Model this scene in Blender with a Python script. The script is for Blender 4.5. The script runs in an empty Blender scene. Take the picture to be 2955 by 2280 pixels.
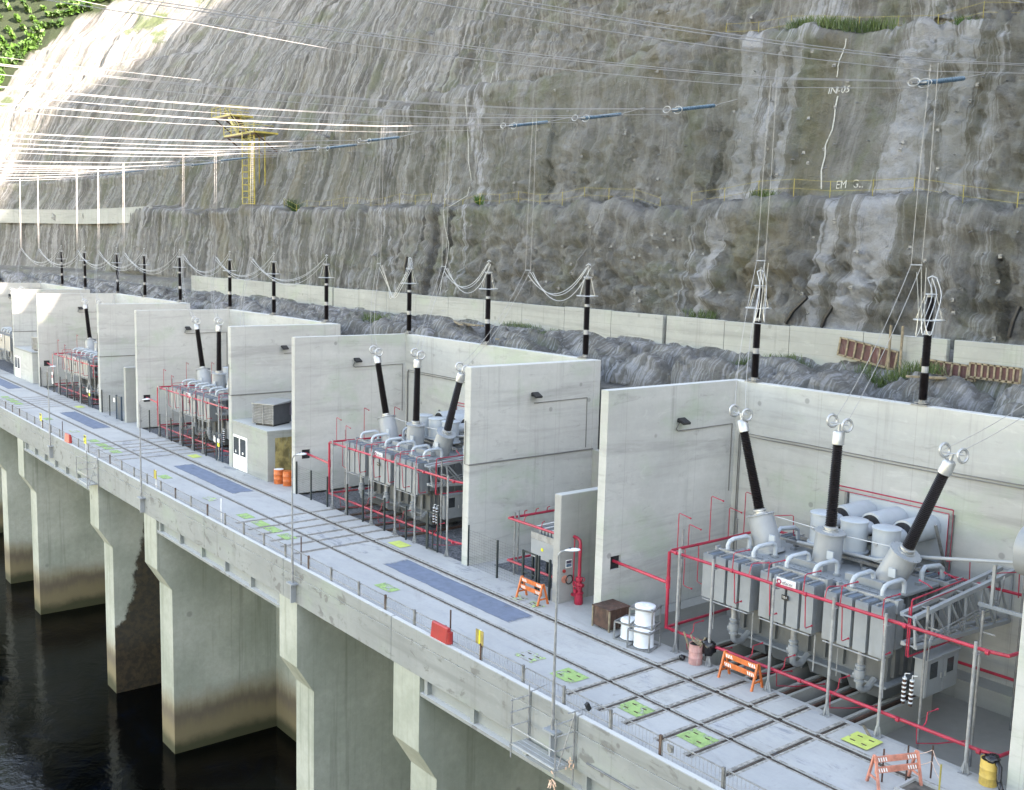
import bpy, math, random
import numpy as np
from mathutils import Vector, Matrix
R = math.radians
random.seed(7)
S = bpy.context.scene
COL = S.collection

# ------------------------------------------------------------------ camera
cam_d = bpy.data.cameras.new("camera")
cam = bpy.data.objects.new("camera", cam_d)
COL.objects.link(cam)
S.camera = cam
YAW, PITCH, ROLL, FPX = -0.89839, 0.1339, 0.02601, 3035.075
Fv = Vector((math.sin(YAW) * math.cos(PITCH), math.cos(YAW) * math.cos(PITCH), -math.sin(PITCH)))
Rv = Vector((math.cos(YAW), -math.sin(YAW), 0))
Uv = Rv.cross(Fv)
Rr = Rv * math.cos(ROLL) + Uv * math.sin(ROLL)
Ur = -Rv * math.sin(ROLL) + Uv * math.cos(ROLL)
M = Matrix((Rr, Ur, -Fv)).transposed().to_4x4()
M.translation = Vector((0, 0, 17))
cam.matrix_world = M
cam_d.sensor_width = 36
cam_d.lens = 36 * FPX / 2955
cam_d.clip_start = 0.5
cam_d.clip_end = 3000

# ------------------------------------------------------------------ world, sun, exposure
SUN = Vector((1.0, 0.15, 0.27)).normalized()
sun_el = math.asin(SUN.z)
world = bpy.data.worlds.new("World")
S.world = world
world.use_nodes = True
wn = world.node_tree
bg = wn.nodes["Background"]
sky = wn.nodes.new("ShaderNodeTexSky")
sky.sky_type = 'NISHITA'
sky.sun_disc = False
sky.sun_elevation = sun_el
sky.sun_rotation = math.atan2(SUN.x, SUN.y)
sky.air_density = 1.0
sky.dust_density = 0.3
sky.ozone_density = 0.0
wn.links.new(sky.outputs[0], bg.inputs[0])
bg.inputs[1].default_value = 0.15
sd = bpy.data.lights.new("sun", 'SUN')
sd.energy = 5.0
sd.angle = R(0.5)
sd.color = (1.0, 0.975, 0.94)
sun = bpy.data.objects.new("sun", sd)
COL.objects.link(sun)
sun.rotation_euler = SUN.to_track_quat('Z', 'Y').to_euler()
sun.location = (60, -40, 120)
S.view_settings.view_transform = 'Standard'
S.view_settings.look = 'None'
S.view_settings.exposure = 3.15
S.view_settings.gamma = 1
S.view_settings.use_curve_mapping = False
try:
    S.view_settings.use_white_balance = True
    S.view_settings.white_balance_temperature = 7900
    S.view_settings.white_balance_tint = 20
except Exception:
    pass
S.render.resolution_x, S.render.resolution_y = 1024, 790
S.cycles.max_bounces = 6
S.cycles.diffuse_bounces = 4

# ------------------------------------------------------------------ materials
class G:
    """small helper to write node graphs"""
    def __init__(s, name):
        s.m = bpy.data.materials.new(name); s.m.use_nodes = True
        s.nt = s.m.node_tree; s.b = s.nt.nodes["Principled BSDF"]
        s.out = s.nt.nodes["Material Output"]
        s.pos = s.n("ShaderNodeNewGeometry").outputs["Position"]
        s.nrm = s.nt.nodes[-1].outputs["Normal"]
    def n(s, t, **k):
        x = s.nt.nodes.new(t)
        for a, v in k.items(): setattr(x, a, v)
        return x
    def put(s, sock, v):
        if isinstance(v, bpy.types.NodeSocket): s.nt.links.new(v, sock)
        elif isinstance(v, (tuple, list)) and len(v) == 3 and sock.type == 'RGBA': sock.default_value = (*v, 1)
        else: sock.default_value = v
    def map(s, sc, loc=(0, 0, 0), vec=None, rot=(0, 0, 0)):
        x = s.n("ShaderNodeMapping"); s.put(x.inputs["Vector"], vec or s.pos)
        x.inputs["Scale"].default_value = sc if isinstance(sc, tuple) else (sc,) * 3
        x.inputs["Location"].default_value = loc; x.inputs["Rotation"].default_value = rot
        return x.outputs[0]
    def noise(s, sc, scale=1.0, det=4, rough=.55, dist=0.0, loc=(0, 0, 0), vec=None):
        x = s.n("ShaderNodeTexNoise"); s.put(x.inputs["Vector"], s.map(sc, loc, vec))
        x.inputs["Scale"].default_value = scale; x.inputs["Detail"].default_value = det
        x.inputs["Roughness"].default_value = rough; x.inputs["Distortion"].default_value = dist
        return x.outputs["Fac"]
    def vor(s, sc, feat='F1', loc=(0, 0, 0)):
        x = s.n("ShaderNodeTexVoronoi", feature=feat); s.put(x.inputs["Vector"], s.map(sc, loc)); x.inputs["Scale"].default_value = 1
        return x.outputs["Distance"]
    def ramp(s, f, a, b, lo=0.0, hi=1.0):
        x = s.n("ShaderNodeMapRange", interpolation_type='SMOOTHSTEP')
        s.put(x.inputs[0], f)
        for i, v in ((1, a), (2, b), (3, lo), (4, hi)): s.put(x.inputs[i], v)
        return x.outputs[0]
    def mt(s, op, a, b=0.0):
        x = s.n("ShaderNodeMath", operation=op); s.put(x.inputs[0], a); s.put(x.inputs[1], b); return x.outputs[0]
    def mix(s, f, a, b, mode='MIX'):
        x = s.n("ShaderNodeMix", data_type='RGBA', blend_type=mode)
        s.put(x.inputs[0], f); s.put(x.inputs[6], a); s.put(x.inputs[7], b); return x.outputs[2]
    def sep(s, v=None):
        x = s.n("ShaderNodeSeparateXYZ"); s.put(x.inputs[0], v or s.pos); return x.outputs
    def bump(s, h, st, d=1.0):
        x = s.n("ShaderNodeBump"); s.put(x.inputs["Height"], h); x.inputs["Strength"].default_value = st
        x.inputs["Distance"].default_value = d; s.nt.links.new(x.outputs[0], s.b.inputs["Normal"]); return x
    def fin(s, col, rough=.85, metal=0.0, spec=None):
        s.put(s.b.inputs["Base Color"], col); s.put(s.b.inputs["Roughness"], rough); s.put(s.b.inputs["Metallic"], metal)
        if spec is not None: s.b.inputs["Specular IOR Level"].default_value = spec
        return s.m

def simple(name, col, rough=.6, metal=0.0, var=.25, sc=1.3, dirt=(.12, .11, .10), dirty=.25, spec=None):
    g = G(name)
    a = g.noise(sc, det=6, rough=.65)
    d = g.noise((3.1 * sc, 3.1 * sc, .5 * sc), det=4, loc=(5, 3, 9))
    dark = tuple(c * (1 - var) for c in col); light = tuple(min(1, c * (1 + var * .6)) for c in col)
    c = g.mix(g.ramp(a, .35, .65), dark, light)
    c = g.mix(g.mt('MULTIPLY', g.ramp(d, .52, .75), dirty), c, dirt)
    g.bump(g.noise(9 * sc, det=3), .06, .05)
    return g.fin(c, g.ramp(a, .3, .7, rough * .85, min(1, rough * 1.15)), metal, spec)

def concrete(name, base=(.42, .42, .40), green=.35, seams=None, blotch=.35, streak=.5, top=None, seed=0.0, patches=0.0):
    g = G(name)
    L = (seed, seed * 1.7, seed * .6)
    big = g.noise(.13, det=5, rough=.6, loc=L)
    band = g.noise((.09, .09, 1.05), det=5, rough=.62, dist=.6, loc=L)
    fine = g.noise(2.4, det=8, rough=.7, loc=L)
    drip = g.noise((1.3, 1.3, .07), det=6, rough=.7, loc=L)
    c = g.mix(g.ramp(big, .3, .7), tuple(x * .88 for x in base), tuple(min(1, x * 1.1) for x in base))
    c = g.mix(g.mt('MULTIPLY', g.ramp(band, .5, .74), blotch), c, tuple(x * .55 for x in base))
    c = g.mix(g.mt('MULTIPLY', g.ramp(band, .5, .26), .35), c, tuple(min(1, x * 1.22) for x in base))
    c = g.mix(g.mt('MULTIPLY', g.ramp(drip, .56, .78), streak), c, (.16, .16, .15))
    c = g.mix(g.mt('MULTIPLY', g.ramp(fine, .3, .7), .22), c, tuple(x * .7 for x in base))
    gr = g.noise((.3, .3, .45), det=5, rough=.6, loc=(31 + seed, 7, 2))
    c = g.mix(g.mt('MULTIPLY', g.ramp(gr, .5, .72), green), c, (.27, .36, .24))
    if patches:
        p = g.noise((.9, .9, 1.4), det=5, rough=.6, dist=.5, loc=(3, 8, seed))
        c = g.mix(g.mt('MULTIPLY', g.ramp(p, .58, .66), patches), c, (.13, .13, .125))
        v = g.vor((.9, .9, .9), loc=(seed, 1, 4))
        c = g.mix(g.mt('MULTIPLY', g.ramp(v, .13, .07), patches), c, (.12, .12, .12))
    if blotch > .45:
        sm = g.noise((.55, .55, 1.7), det=8, rough=.72, dist=.8, loc=(seed + 4, 2, 2))
        c = g.mix(g.ramp(sm, .56, .72, 0, .5), c, tuple(x * .5 for x in base)); c = g.mix(g.ramp(sm, .44, .3, 0, .35), c, tuple(min(1, x * 1.25) for x in base))
        tv = g.vor((.42, .42, .42), loc=(seed, 4, 1)); c = g.mix(g.ramp(tv, .075, .04, 0, .55), c, (.15, .15, .145))
    h = fine
    if seams:
        xyz = g.sep()
        w = 0
        for ax, per in seams:
            t = g.mt('ABSOLUTE', g.mt('SUBTRACT', g.mt('FRACT', g.mt('DIVIDE', xyz[ax], per)), .5))
            ln = g.ramp(t, .5 - .022 / per, .5 - .010 / per)
            w = ln if isinstance(w, int) else g.mt('MAXIMUM', w, ln)
        c = g.mix(g.mt('MULTIPLY', w, .22), c, (.14, .14, .13))
        h = g.mt('SUBTRACT', fine, w)
    if top is not None:      # upper faces mixed paler
        up = g.sep(g.nrm)[2]
        c = g.mix(g.ramp(up, .6, .95, 0, top), c, (.52, .52, .5))
    g.bump(h, .22, .06)
    return g.fin(c, .88)

M_wall = concrete("wall_concrete", (.40, .405, .385), .38, seams=((1, 4.88), (0, 4.88)), streak=.5, blotch=.6, top=.6)
M_wall2 = concrete("wall_concrete_old", (.30, .30, .285), .35, seams=((1, 2.44), (0, 2.44)), streak=.7, top=.6, seed=9)
M_para = concrete("parapet_concrete", (.255, .27, .265), .25, seams=((0, 3.1),), streak=.9, blotch=.55, top=.9, seed=4, patches=.75)
M_girder = concrete("girder_concrete", (.26, .28, .275), .25, streak=.5, seed=14)
M_low = concrete("low_wall_concrete", (.30, .31, .29), .25, seams=((0, 4.8), (2, .62)), streak=.8, top=.3, seed=21, blotch=.6)
M_bld = concrete("building_concrete", (.27, .28, .265), .3, streak=.55, blotch=.5, top=.55, seed=33)

def pier_mat(wetx=False):
    g = G("pier_concrete" + ("_wet" if wetx else ""))
    z = g.sep()[2]
    big = g.noise(.2, det=5); fine = g.noise(2.2, det=8, rough=.7); drip = g.noise((1.8, 1.8, .06), det=6, rough=.7)
    c = g.mix(g.ramp(big, .3, .7), (.29, .315, .265), (.42, .435, .385))
    c = g.mix(g.mt('MULTIPLY', g.ramp(drip, .52, .74), .5), c, (.12, .14, .10))
    c = g.mix(g.mt('MULTIPLY', g.ramp(drip, .45, .3), .35), c, (.40, .41, .37))
    c = g.mix(g.mt('MULTIPLY', g.ramp(fine, .3, .7), .25), c, (.15, .17, .13))
    v = g.vor((.35, .35, .35)); c = g.mix(g.ramp(v, .1, .05, 0, .5), c, (.13, .14, .12))
    wz = g.mt('ADD', z, g.mt('MULTIPLY', g.mt('SUBTRACT', g.noise((.25, .25, .3), det=6, rough=.65), .5), 1.6))
    wz2 = g.mt('ADD', wz, g.mt('MULTIPLY', g.mt('SUBTRACT', drip, .5), 1.3))
    c = g.mix(g.ramp(wz2, -13.8, -15.6, 0, .75), c, (.19, .145, .075))
    c = g.mix(g.ramp(wz2, -14.9, -15.9, 0, .7), c, (.08, .06, .045))
    c = g.mix(g.ramp(wz2, -15.9, -17.0, 0, .8), c, (.19, .155, .085))
    c = g.mix(g.ramp(wz, -17.3, -18.3, 0, .95), c, (.035, .038, .015))
    if wetx:
        yy = g.sep()[1]
        q = g.mt('SUBTRACT', yy, g.mt('ADD', 28.0, g.mt('MULTIPLY', g.mt('ADD', z, 6.0), .24)))
        q = g.mt('ADD', q, g.mt('MULTIPLY', g.mt('SUBTRACT', g.noise((.6, .6, .45), det=7, rough=.7), .5), 2.2))
        q = g.mt('ADD', q, g.ramp(z, -12.5, -14.5, 0, 2.0))
        c = g.mix(g.mt('MULTIPLY', g.ramp(q, -.1, .25, 0, .95), g.ramp(g.sep(g.nrm)[0], .4, .6)), c, g.mix(g.ramp(fine, .4, .6), (.012, .009, .005), (.04, .026, .012)))
    g.bump(fine, .25, .06)
    return g.fin(c, .85)
M_pier = pier_mat(); M_pierw = pier_mat(True)

def deck_mat():
    g = G("deck_concrete")
    big = g.noise(.22, det=6, rough=.6); sm = g.noise((.7, 2.2, 1), det=7, rough=.7, dist=.4); fine = g.noise(6, det=6, rough=.7)
    c = g.mix(g.ramp(big, .3, .7), (.33, .33, .315), (.41, .41, .395))
    c = g.mix(g.mt('MULTIPLY', g.ramp(sm, .5, .72), .5), c, (.25, .27, .29))
    bl = g.noise((.35, .5, 1), det=8, rough=.72, dist=1.0, loc=(2, 9, 4)); c = g.mix(g.ramp(bl, .52, .7, 0, .5), c, (.24, .235, .215))
    c = g.mix(g.mt('MULTIPLY', g.ramp(sm, .48, .3), .3), c, (.46, .445, .40))
    c = g.mix(g.mt('MULTIPLY', g.ramp(fine, .35, .7), .18), c, (.27, .26, .24))
    sp = g.noise(1.1, det=8, rough=.75, loc=(7, 7, 7)); c = g.mix(g.ramp(sp, .66, .74, 0, .3), c, (.2, .19, .18))
    g.bump(fine, .15, .02)
    oi = g.n("ShaderNodeObjectInfo"); c = g.mix(g.mt('MULTIPLY', oi.outputs["Random"], .30), c, (.27, .29, .315))
    st = g.noise((2.2, .5, 1), det=7, rough=.75, dist=1.5, loc=(1, 5, 3)); c = g.mix(g.ramp(st, .60, .70, 0, .45), c, (.17, .165, .15))
    return g.fin(c, .85)
M_deck = deck_mat()
M_joint = simple("joint_dirt", (.11, .10, .085), .95, var=.5, sc=3)
M_mortar = simple("joint_mortar", (.30, .285, .255), .95, var=.45, sc=5, dirt=(.1, .09, .08), dirty=.6)
M_rail = simple("rail_steel", (.10, .075, .06), .55, .5, var=.5, sc=3)
M_pit = concrete("shaded_pit_concrete", (.24, .235, .215), .12, streak=.5, seed=50)  # tone lowered to imitate contact shade under the equipment
M_beam = concrete("rail_beam_concrete", (.30, .30, .28), .2, streak=.5, seed=55)

def gravel_mat():
    g = G("crushed_stone")
    v = g.n("ShaderNodeTexVoronoi"); g.put(v.inputs["Vector"], g.map(9.0)); v.inputs["Scale"].default_value = 1
    c = g.mix(g.sep(v.outputs["Color"])[0], (.045, .05, .06), (.17, .18, .20))
    g.bump(v.outputs["Distance"], .8, .08)
    return g.fin(c, .9)
M_gravel = gravel_mat()

def cliff_mat():
    g = G("shotcrete_rock")
    att = g.n("ShaderNodeVertexColor"); att.layer_name = "stain"
    r_, gg_, b_ = g.sep(att.outputs["Color"])[:3]
    al = att.outputs["Alpha"]
    xyz = g.sep()
    warp = g.n("ShaderNodeVectorMath", operation='ADD')
    nw = g.n("ShaderNodeTexNoise"); g.put(nw.inputs["Vector"], g.map((.12, .05, .12))); nw.inputs["Scale"].default_value = 1; nw.inputs["Detail"].default_value = 3
    sc_ = g.n("ShaderNodeVectorMath", operation='SCALE'); g.put(sc_.inputs[0], nw.outputs["Color"]); sc_.inputs["Scale"].default_value = 1.5
    g.put(warp.inputs[0], g.pos); g.put(warp.inputs[1], sc_.outputs[0]); W = warp.outputs[0]
    def N(sc, det=5, rough=.6, loc=(0, 0, 0), dist=0): 
        x = g.n("ShaderNodeTexNoise"); g.put(x.inputs["Vector"], g.map(sc, loc, W)); x.inputs["Scale"].default_value = 1
        x.inputs["Detail"].default_value = det; x.inputs["Roughness"].default_value = rough; x.inputs["Distortion"].default_value = dist
        return x.outputs["Fac"]
    fa = g.n("ShaderNodeAttribute"); fa.attribute_name = "flow"; FL = fa.outputs["Vector"]
    wob = g.n("ShaderNodeTexNoise"); g.put(wob.inputs["Vector"], g.map((.10, .16, 1), vec=FL)); wob.inputs["Scale"].default_value = 1; wob.inputs["Detail"].default_value = 3
    wv = g.n("ShaderNodeVectorMath", operation='SCALE'); g.put(wv.inputs[0], wob.outputs["Color"]); wv.inputs["Scale"].default_value = 1.6
    wa = g.n("ShaderNodeVectorMath", operation='ADD'); g.put(wa.inputs[0], FL); g.put(wa.inputs[1], wv.outputs[0]); FW = wa.outputs[0]
    def SK(fx, fy, det, rough, loc): return g.noise((fx, fy, 1), det=det, rough=rough, loc=loc, vec=FW)
    big = N(.07, 5); mid = N(.35, 7, .65, dist=.5); fine = g.noise(2.6, det=10, rough=.8); grit = g.noise(7.0, det=4, rough=.8)
    s1 = SK(.75, .035, 5, .6, (0, 0, 0)); s2 = SK(2.4, .05, 4, .6, (9, 2, 3)); s3 = SK(.30, .03, 3, .55, (2, 22, 3)); s4 = SK(6.0, .09, 4, .6, (4, 1, 7))
    sl = g.mt('MULTIPLY', al, 1.0)         # how far streaks show at this place
    c = g.mix(g.ramp(mid, .32, .68), (.12, .12, .114), (.235, .235, .222))
    m2 = N((1.1, 1.1, 1.3), 9, .78, (3, 3, 3)); c = g.mix(g.ramp(m2, .46, .30, 0, .75), c, (.062, .062, .056)); c = g.mix(g.ramp(m2, .55, .70, 0, .6), c, (.31, .31, .295))
    c = g.mix(g.ramp(big, .35, .7, 0, .5), c, (.125, .13, .12))
    c = g.mix(g.mt('MULTIPLY', g.ramp(s1, .5, .58), g.mt('MULTIPLY', sl, .7)), c, (.30, .30, .295))
    c = g.mix(g.mt('MULTIPLY', g.ramp(s1, .46, .37), g.mt('MULTIPLY', sl, .75)), c, (.095, .09, .085))
    c = g.mix(g.mt('MULTIPLY', g.ramp(s2, .54, .60), g.mt('MULTIPLY', sl, .65)), c, (.38, .385, .385))
    c = g.mix(g.mt('MULTIPLY', g.ramp(s2, .46, .35), g.mt('MULTIPLY', sl, .6)), c, (.08, .078, .072))
    c = g.mix(g.mt('MULTIPLY', g.ramp(s4, .52, .66), g.mt('MULTIPLY', sl, .42)), c, (.34, .34, .335))
    c = g.mix(g.mt('MULTIPLY', g.ramp(s4, .47, .34), g.mt('MULTIPLY', sl, .35)), c, (.075, .072, .068))
    gr = N(.16, 6, .65, (50, 3, 8), .8)
    c = g.mix(g.mt('MULTIPLY', g.ramp(gr, .5, .68), .55), c, (.135, .16, .09))
    c = g.mix(g.mt('MULTIPLY', g.ramp(s3, .60, .72), .25), c, (.17, .15, .09))
    # seepage: lime (R), ochre (G), wet black (B), broken up by the fine streak noise
    brk = g.mt('ADD', g.mt('MULTIPLY', g.mt('SUBTRACT', s4, .5), 1.7), g.mt('MULTIPLY', g.mt('SUBTRACT', mid, .5), .9))
    lime = g.ramp(g.mt('ADD', r_, brk), .30, .70)
    lime = g.mt('MULTIPLY', lime, g.ramp(r_, .02, .25))
    c = g.mix(g.mt('MULTIPLY', lime, .8), c, (.40, .415, .44))
    och = g.mt('MULTIPLY', g.ramp(g.mt('ADD', gg_, g.mt('MULTIPLY', brk, .8)), .3, .8), g.ramp(gg_, .02, .25))
    c = g.mix(g.mt('MULTIPLY', och, .4), c, (.165, .14, .075))
    wet = g.mt('MULTIPLY', g.ramp(g.mt('ADD', b_, g.mt('MULTIPLY', brk, .6)), .35, .7), g.ramp(b_, .02, .2))
    c = g.mix(g.mt('MULTIPLY', wet, .88), c, (.022, .022, .02))
    up = g.sep(g.nrm)[2]                    # silt and moss that lies on flat ledges
    lg = g.mt('MULTIPLY', g.ramp(up, .72, .93), g.ramp(fine, .35, .6))
    c = g.mix(g.mt('MULTIPLY', lg, .5), c, (.13, .12, .105))
    c = g.mix(g.mt('MULTIPLY', g.ramp(fine, .42, .72), .35), c, (.09, .09, .085))
    c = g.mix(g.mt('MULTIPLY', g.ramp(grit, .60, .75), .35), c, (.36, .36, .34))
    vg = g.n("ShaderNodeVertexColor"); vg.layer_name = "scrub"; vr = g.sep(vg.outputs["Color"])
    c = g.mix(g.mt('MULTIPLY', g.ramp(g.mt('ADD', vr[1], g.mt('SUBTRACT', fine, .5)), .3, .6), .8), c, (.05, .085, .02))
    c = g.mix(g.mt('MULTIPLY', g.ramp(g.mt('ADD', vr[2], g.mt('MULTIPLY', g.mt('SUBTRACT', g.mt('ADD', s3, g.mt('MULTIPLY', m2, .5)), .75), 2.2)), .30, .75), .32), c, (.105, .11, .075))
    c = g.mix(vr[0], c, (.015, .03, .008))
    h = g.mt('ADD', g.mt('MULTIPLY', m2, 1.5), g.mt('ADD', g.mt('MULTIPLY', fine, .8), g.mt('MULTIPLY', grit, .16)))
    h = g.mt('ADD', h, g.mt('MULTIPLY', s2, g.mt('MULTIPLY', sl, .35)))
    g.bump(h, 1.0, .40)
    return g.fin(c, g.ramp(wet, 0, 1, .93, .35))
M_cliff = cliff_mat()

def foliage_mat(name, a, b):
    g = G(name)
    oi = g.n("ShaderNodeTexNoise"); g.put(oi.inputs["Vector"], g.map(.35)); oi.inputs["Scale"].default_value = 1; oi.inputs["Detail"].default_value = 6
    c = g.mix(g.ramp(oi.outputs["Fac"], .35, .65), a, b)
    g.b.inputs["Transmission Weight"].default_value = 0
    return g.fin(c, .6)
M_leaf = foliage_mat("forest_leaves", (.015, .045, .005), (.04, .11, .010))
M_grass = foliage_mat("grass_blades", (.035, .07, .015), (.07, .11, .03))
def ground_mat(name, a, b):
    g = G(name); n_ = g.noise(.08, det=8, rough=.7); c = g.mix(g.ramp(n_, .35, .65), a, b); g.bump(n_, .6, 2.0); return g.fin(c, .95)
M_hill = ground_mat("hill_scrub", (.04, .07, .02), (.10, .12, .05))

def water_mat():
    g = G("river_water")
    n1 = g.noise((.35, .35, 1), det=5, rough=.6, dist=1.2); n2 = g.noise((1.6, 1.6, 1), det=3, rough=.6)
    g.bump(g.mt('ADD', g.mt('MULTIPLY', n1, 1.0), g.mt('MULTIPLY', n2, .25)), .22, .2)
    blue_reflection = g.noise((.12, .12, 1), det=7, rough=.7, dist=2.0)
    c = g.mix(g.ramp(blue_reflection, .5, .75), (.0008, .0012, .0012), (.0015, .004, .009))  # bluish patches painted into the water colour as sky reflection
    g.b.inputs["IOR"].default_value = 1.33
    return g.fin(c, .10, spec=.22)
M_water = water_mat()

M_pipe = simple("red_paint", (.36, .018, .045), .42, var=.22, sc=2, dirt=(.18, .05, .05), dirty=.35)
M_galv = simple("galvanised_steel", (.30, .31, .315), .5, .35, var=.22, sc=3)
M_galvd = simple("dull_galvanised_steel", (.22, .225, .225), .6, .35, var=.3, sc=3)
M_tr = simple("transformer_grey_paint", (.22, .24, .255), .45, var=.10, sc=.9, dirt=(.16, .15, .13), dirty=.30)
M_trt = simple("transformer_top_paint", (.11, .145, .185), .45, var=.2, sc=1.4)
M_tank = simple("shaded_tank_paint", (.12, .13, .135), .5, var=.15, sc=.8, dirt=(.10, .09, .08), dirty=.4)  # grey darkened to stand in for contact shade round the transformer
M_turret = simple("turret_paint", (.27, .29, .305), .42, var=.08, sc=.7, dirt=(.2, .19, .17), dirty=.2)
M_duct = simple("pale_blue_paint", (.36, .40, .435), .38, var=.06, sc=.7, dirty=.12)
M_dark = simple("opening_shade_black", (.012, .012, .015), .7, var=.2)  # near-black colour stands in for the shade inside holes
M_shed = simple("brown_porcelain", (.006, .0035, .0035), .45, var=.1, sc=4, dirty=0)
M_alu = simple("cast_aluminium", (.42, .43, .43), .4, .55, var=.08, sc=3, dirty=.1)
M_wire = simple("aluminium_conductor", (.30, .30, .30), .5, .3, var=.1, sc=.5, dirty=.1)
M_glass = simple("blue_glass_discs", (.07, .13, .19), .3, var=.25, sc=5, dirty=0)
M_black = simple("black_rubber", (.012, .012, .013), .5, var=.3, sc=4, dirty=0)
M_fence = simple("dark_green_paint", (.012, .022, .025), .5, var=.3, sc=3, dirty=.1)
M_bluedoor = simple("dark_blue_paint", (.02, .045, .075), .5, var=.2, sc=3)
M_orange = simple("orange_plastic", (.55, .13, .03), .5, var=.2, sc=3, dirty=.35, dirt=(.2, .12, .08))
M_orangef = simple("faded_orange_plastic", (.52, .20, .14), .6, var=.25, sc=3, dirty=.4, dirt=(.35, .25, .22))
M_white = simple("white_paint", (.78, .78, .76), .5, var=.06, sc=3, dirty=.15)
M_whitec = simple("white_glaze", (.70, .74, .78), .25, var=.05, sc=2, dirty=.06)
M_yellow = simple("yellow_paint", (.30, .255, .055), .5, var=.25, sc=2, dirty=.35)
M_sign = simple("sign_yellow", (.62, .60, .03), .5, var=.08, sc=3, dirty=.05)
M_signback = simple("sign_back_olive", (.28, .22, .07), .6, var=.35, sc=2.5)
M_rust = simple("rusty_brown_steel", (.07, .035, .025), .75, var=.5, sc=2.2, dirt=(.16, .12, .09), dirty=.6)
M_maroon = simple("maroon_plywood", (.075, .03, .03), .7, var=.4, sc=2.5, dirt=(.25, .22, .2), dirty=.35)
M_timber = simple("weathered_timber", (.22, .18, .12), .8, var=.35, sc=4)
M_drumy = simple("worn_yellow_drum", (.50, .34, .08), .6, var=.2, sc=3, dirt=(.2, .14, .08), dirty=.6)
M_drump = simple("faded_pink_drum", (.45, .24, .22), .7, var=.25, sc=3, dirt=(.5, .42, .38), dirty=.6)
M_louver = simple("louver_grey", (.09, .095, .10), .5, .2, var=.15, sc=2)
M_redbox = simple("red_plastic", (.35, .03, .03), .45, var=.15, sc=2)
M_redplate = simple("logo_red", (.35, .03, .08), .5, var=.05, dirty=0)
M_greyink = simple("logo_grey", (.16, .15, .2), .5, var=.05, dirty=0)
M_ink = simple("dark_ink", (.06, .05, .08), .6, var=.05, dirty=0)
M_bag = simple("black_plastic_bag", (.01, .01, .012), .25, var=.3, sc=4, dirty=0)
M_tape = simple("caution_tape", (.65, .45, .35), .6, var=.2, sc=9)
M_pane = simple("dark_window_glass", (.03, .035, .04), .12, var=.2, dirty=0)
M_ochre = simple("ochre_stained_render", (.25, .20, .08), .85, var=.5, sc=1.6, dirt=(.25, .26, .2), dirty=.7)
M_chalk = simple("white_chalk_paint", (.38, .385, .36), .8, var=.15, sc=6, dirty=0)
M_cable = simple("grey_cable", (.13, .13, .125), .6, var=.2, dirty=.1)
M_lampw = simple("white_lamp_housing", (.50, .53, .56), .35, var=.05, dirty=.05)
M_screen = simple("steel_mesh_wire", (.06, .065, .06), .6, .2, var=.1, dirty=0)

def paint_patch(name, col, sc, thr, soft=.06, edge=None, alpha=1.0):
    g = G(name)
    a = g.noise(sc, det=7, rough=.7, dist=.5)
    col2 = tuple(c * .8 for c in col)
    c = g.mix(g.ramp(g.noise(2.2, det=5), .3, .7), col, col2)
    tr = g.n("ShaderNodeBsdfTransparent"); mx = g.n("ShaderNodeMixShader")
    f = g.ramp(a, thr, thr + soft, 0, alpha)
    if edge:
        u = g.n("ShaderNodeTexCoord").outputs["UV"]; q = g.sep(u)
        e = None
        for k in (0, 1):
            d = g.mt('SUBTRACT', .5, g.mt('ABSOLUTE', g.mt('SUBTRACT', q[k], .5)))
            d = g.mt('MULTIPLY', d, edge[k]); e = d if e is None else g.mt('MINIMUM', e, d)
        e = g.mt('ADD', e, g.mt('MULTIPLY', g.mt('SUBTRACT', a, .5), .9))
        f = g.mt('MULTIPLY', g.ramp(e, .0, .35), alpha)
        f = g.mt('MULTIPLY', f, g.ramp(g.noise(.8, det=6, rough=.75, loc=(4, 4, 4)), .28, .42, .55, 1))
    g.put(mx.inputs[0], f); g.nt.links.new(tr.outputs[0], mx.inputs[1]); g.nt.links.new(g.b.outputs[0], mx.inputs[2])
    g.nt.links.new(mx.outputs[0], g.out.inputs[0])
    return g.fin(c, .85)
M_green = paint_patch("green_spray_paint", (.33, .50, .17), 1.9, .36, .16, alpha=.85)
M_greenf = paint_patch("faded_green_spray_paint", (.42, .58, .22), 3.4, .52)
M_ygreen = paint_patch("yellow_green_spray_paint", (.50, .58, .14), 3.0, .34)
M_blue = paint_patch("blue_grey_wet_patch", (.15, .19, .265), (.6, 1.6, 1), .4, edge=(9, 5), alpha=.85)
M_bluef = paint_patch("faint_blue_wash", (.26, .30, .37), (.5, 1.2, 1), .52, .15, alpha=.35)

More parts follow.
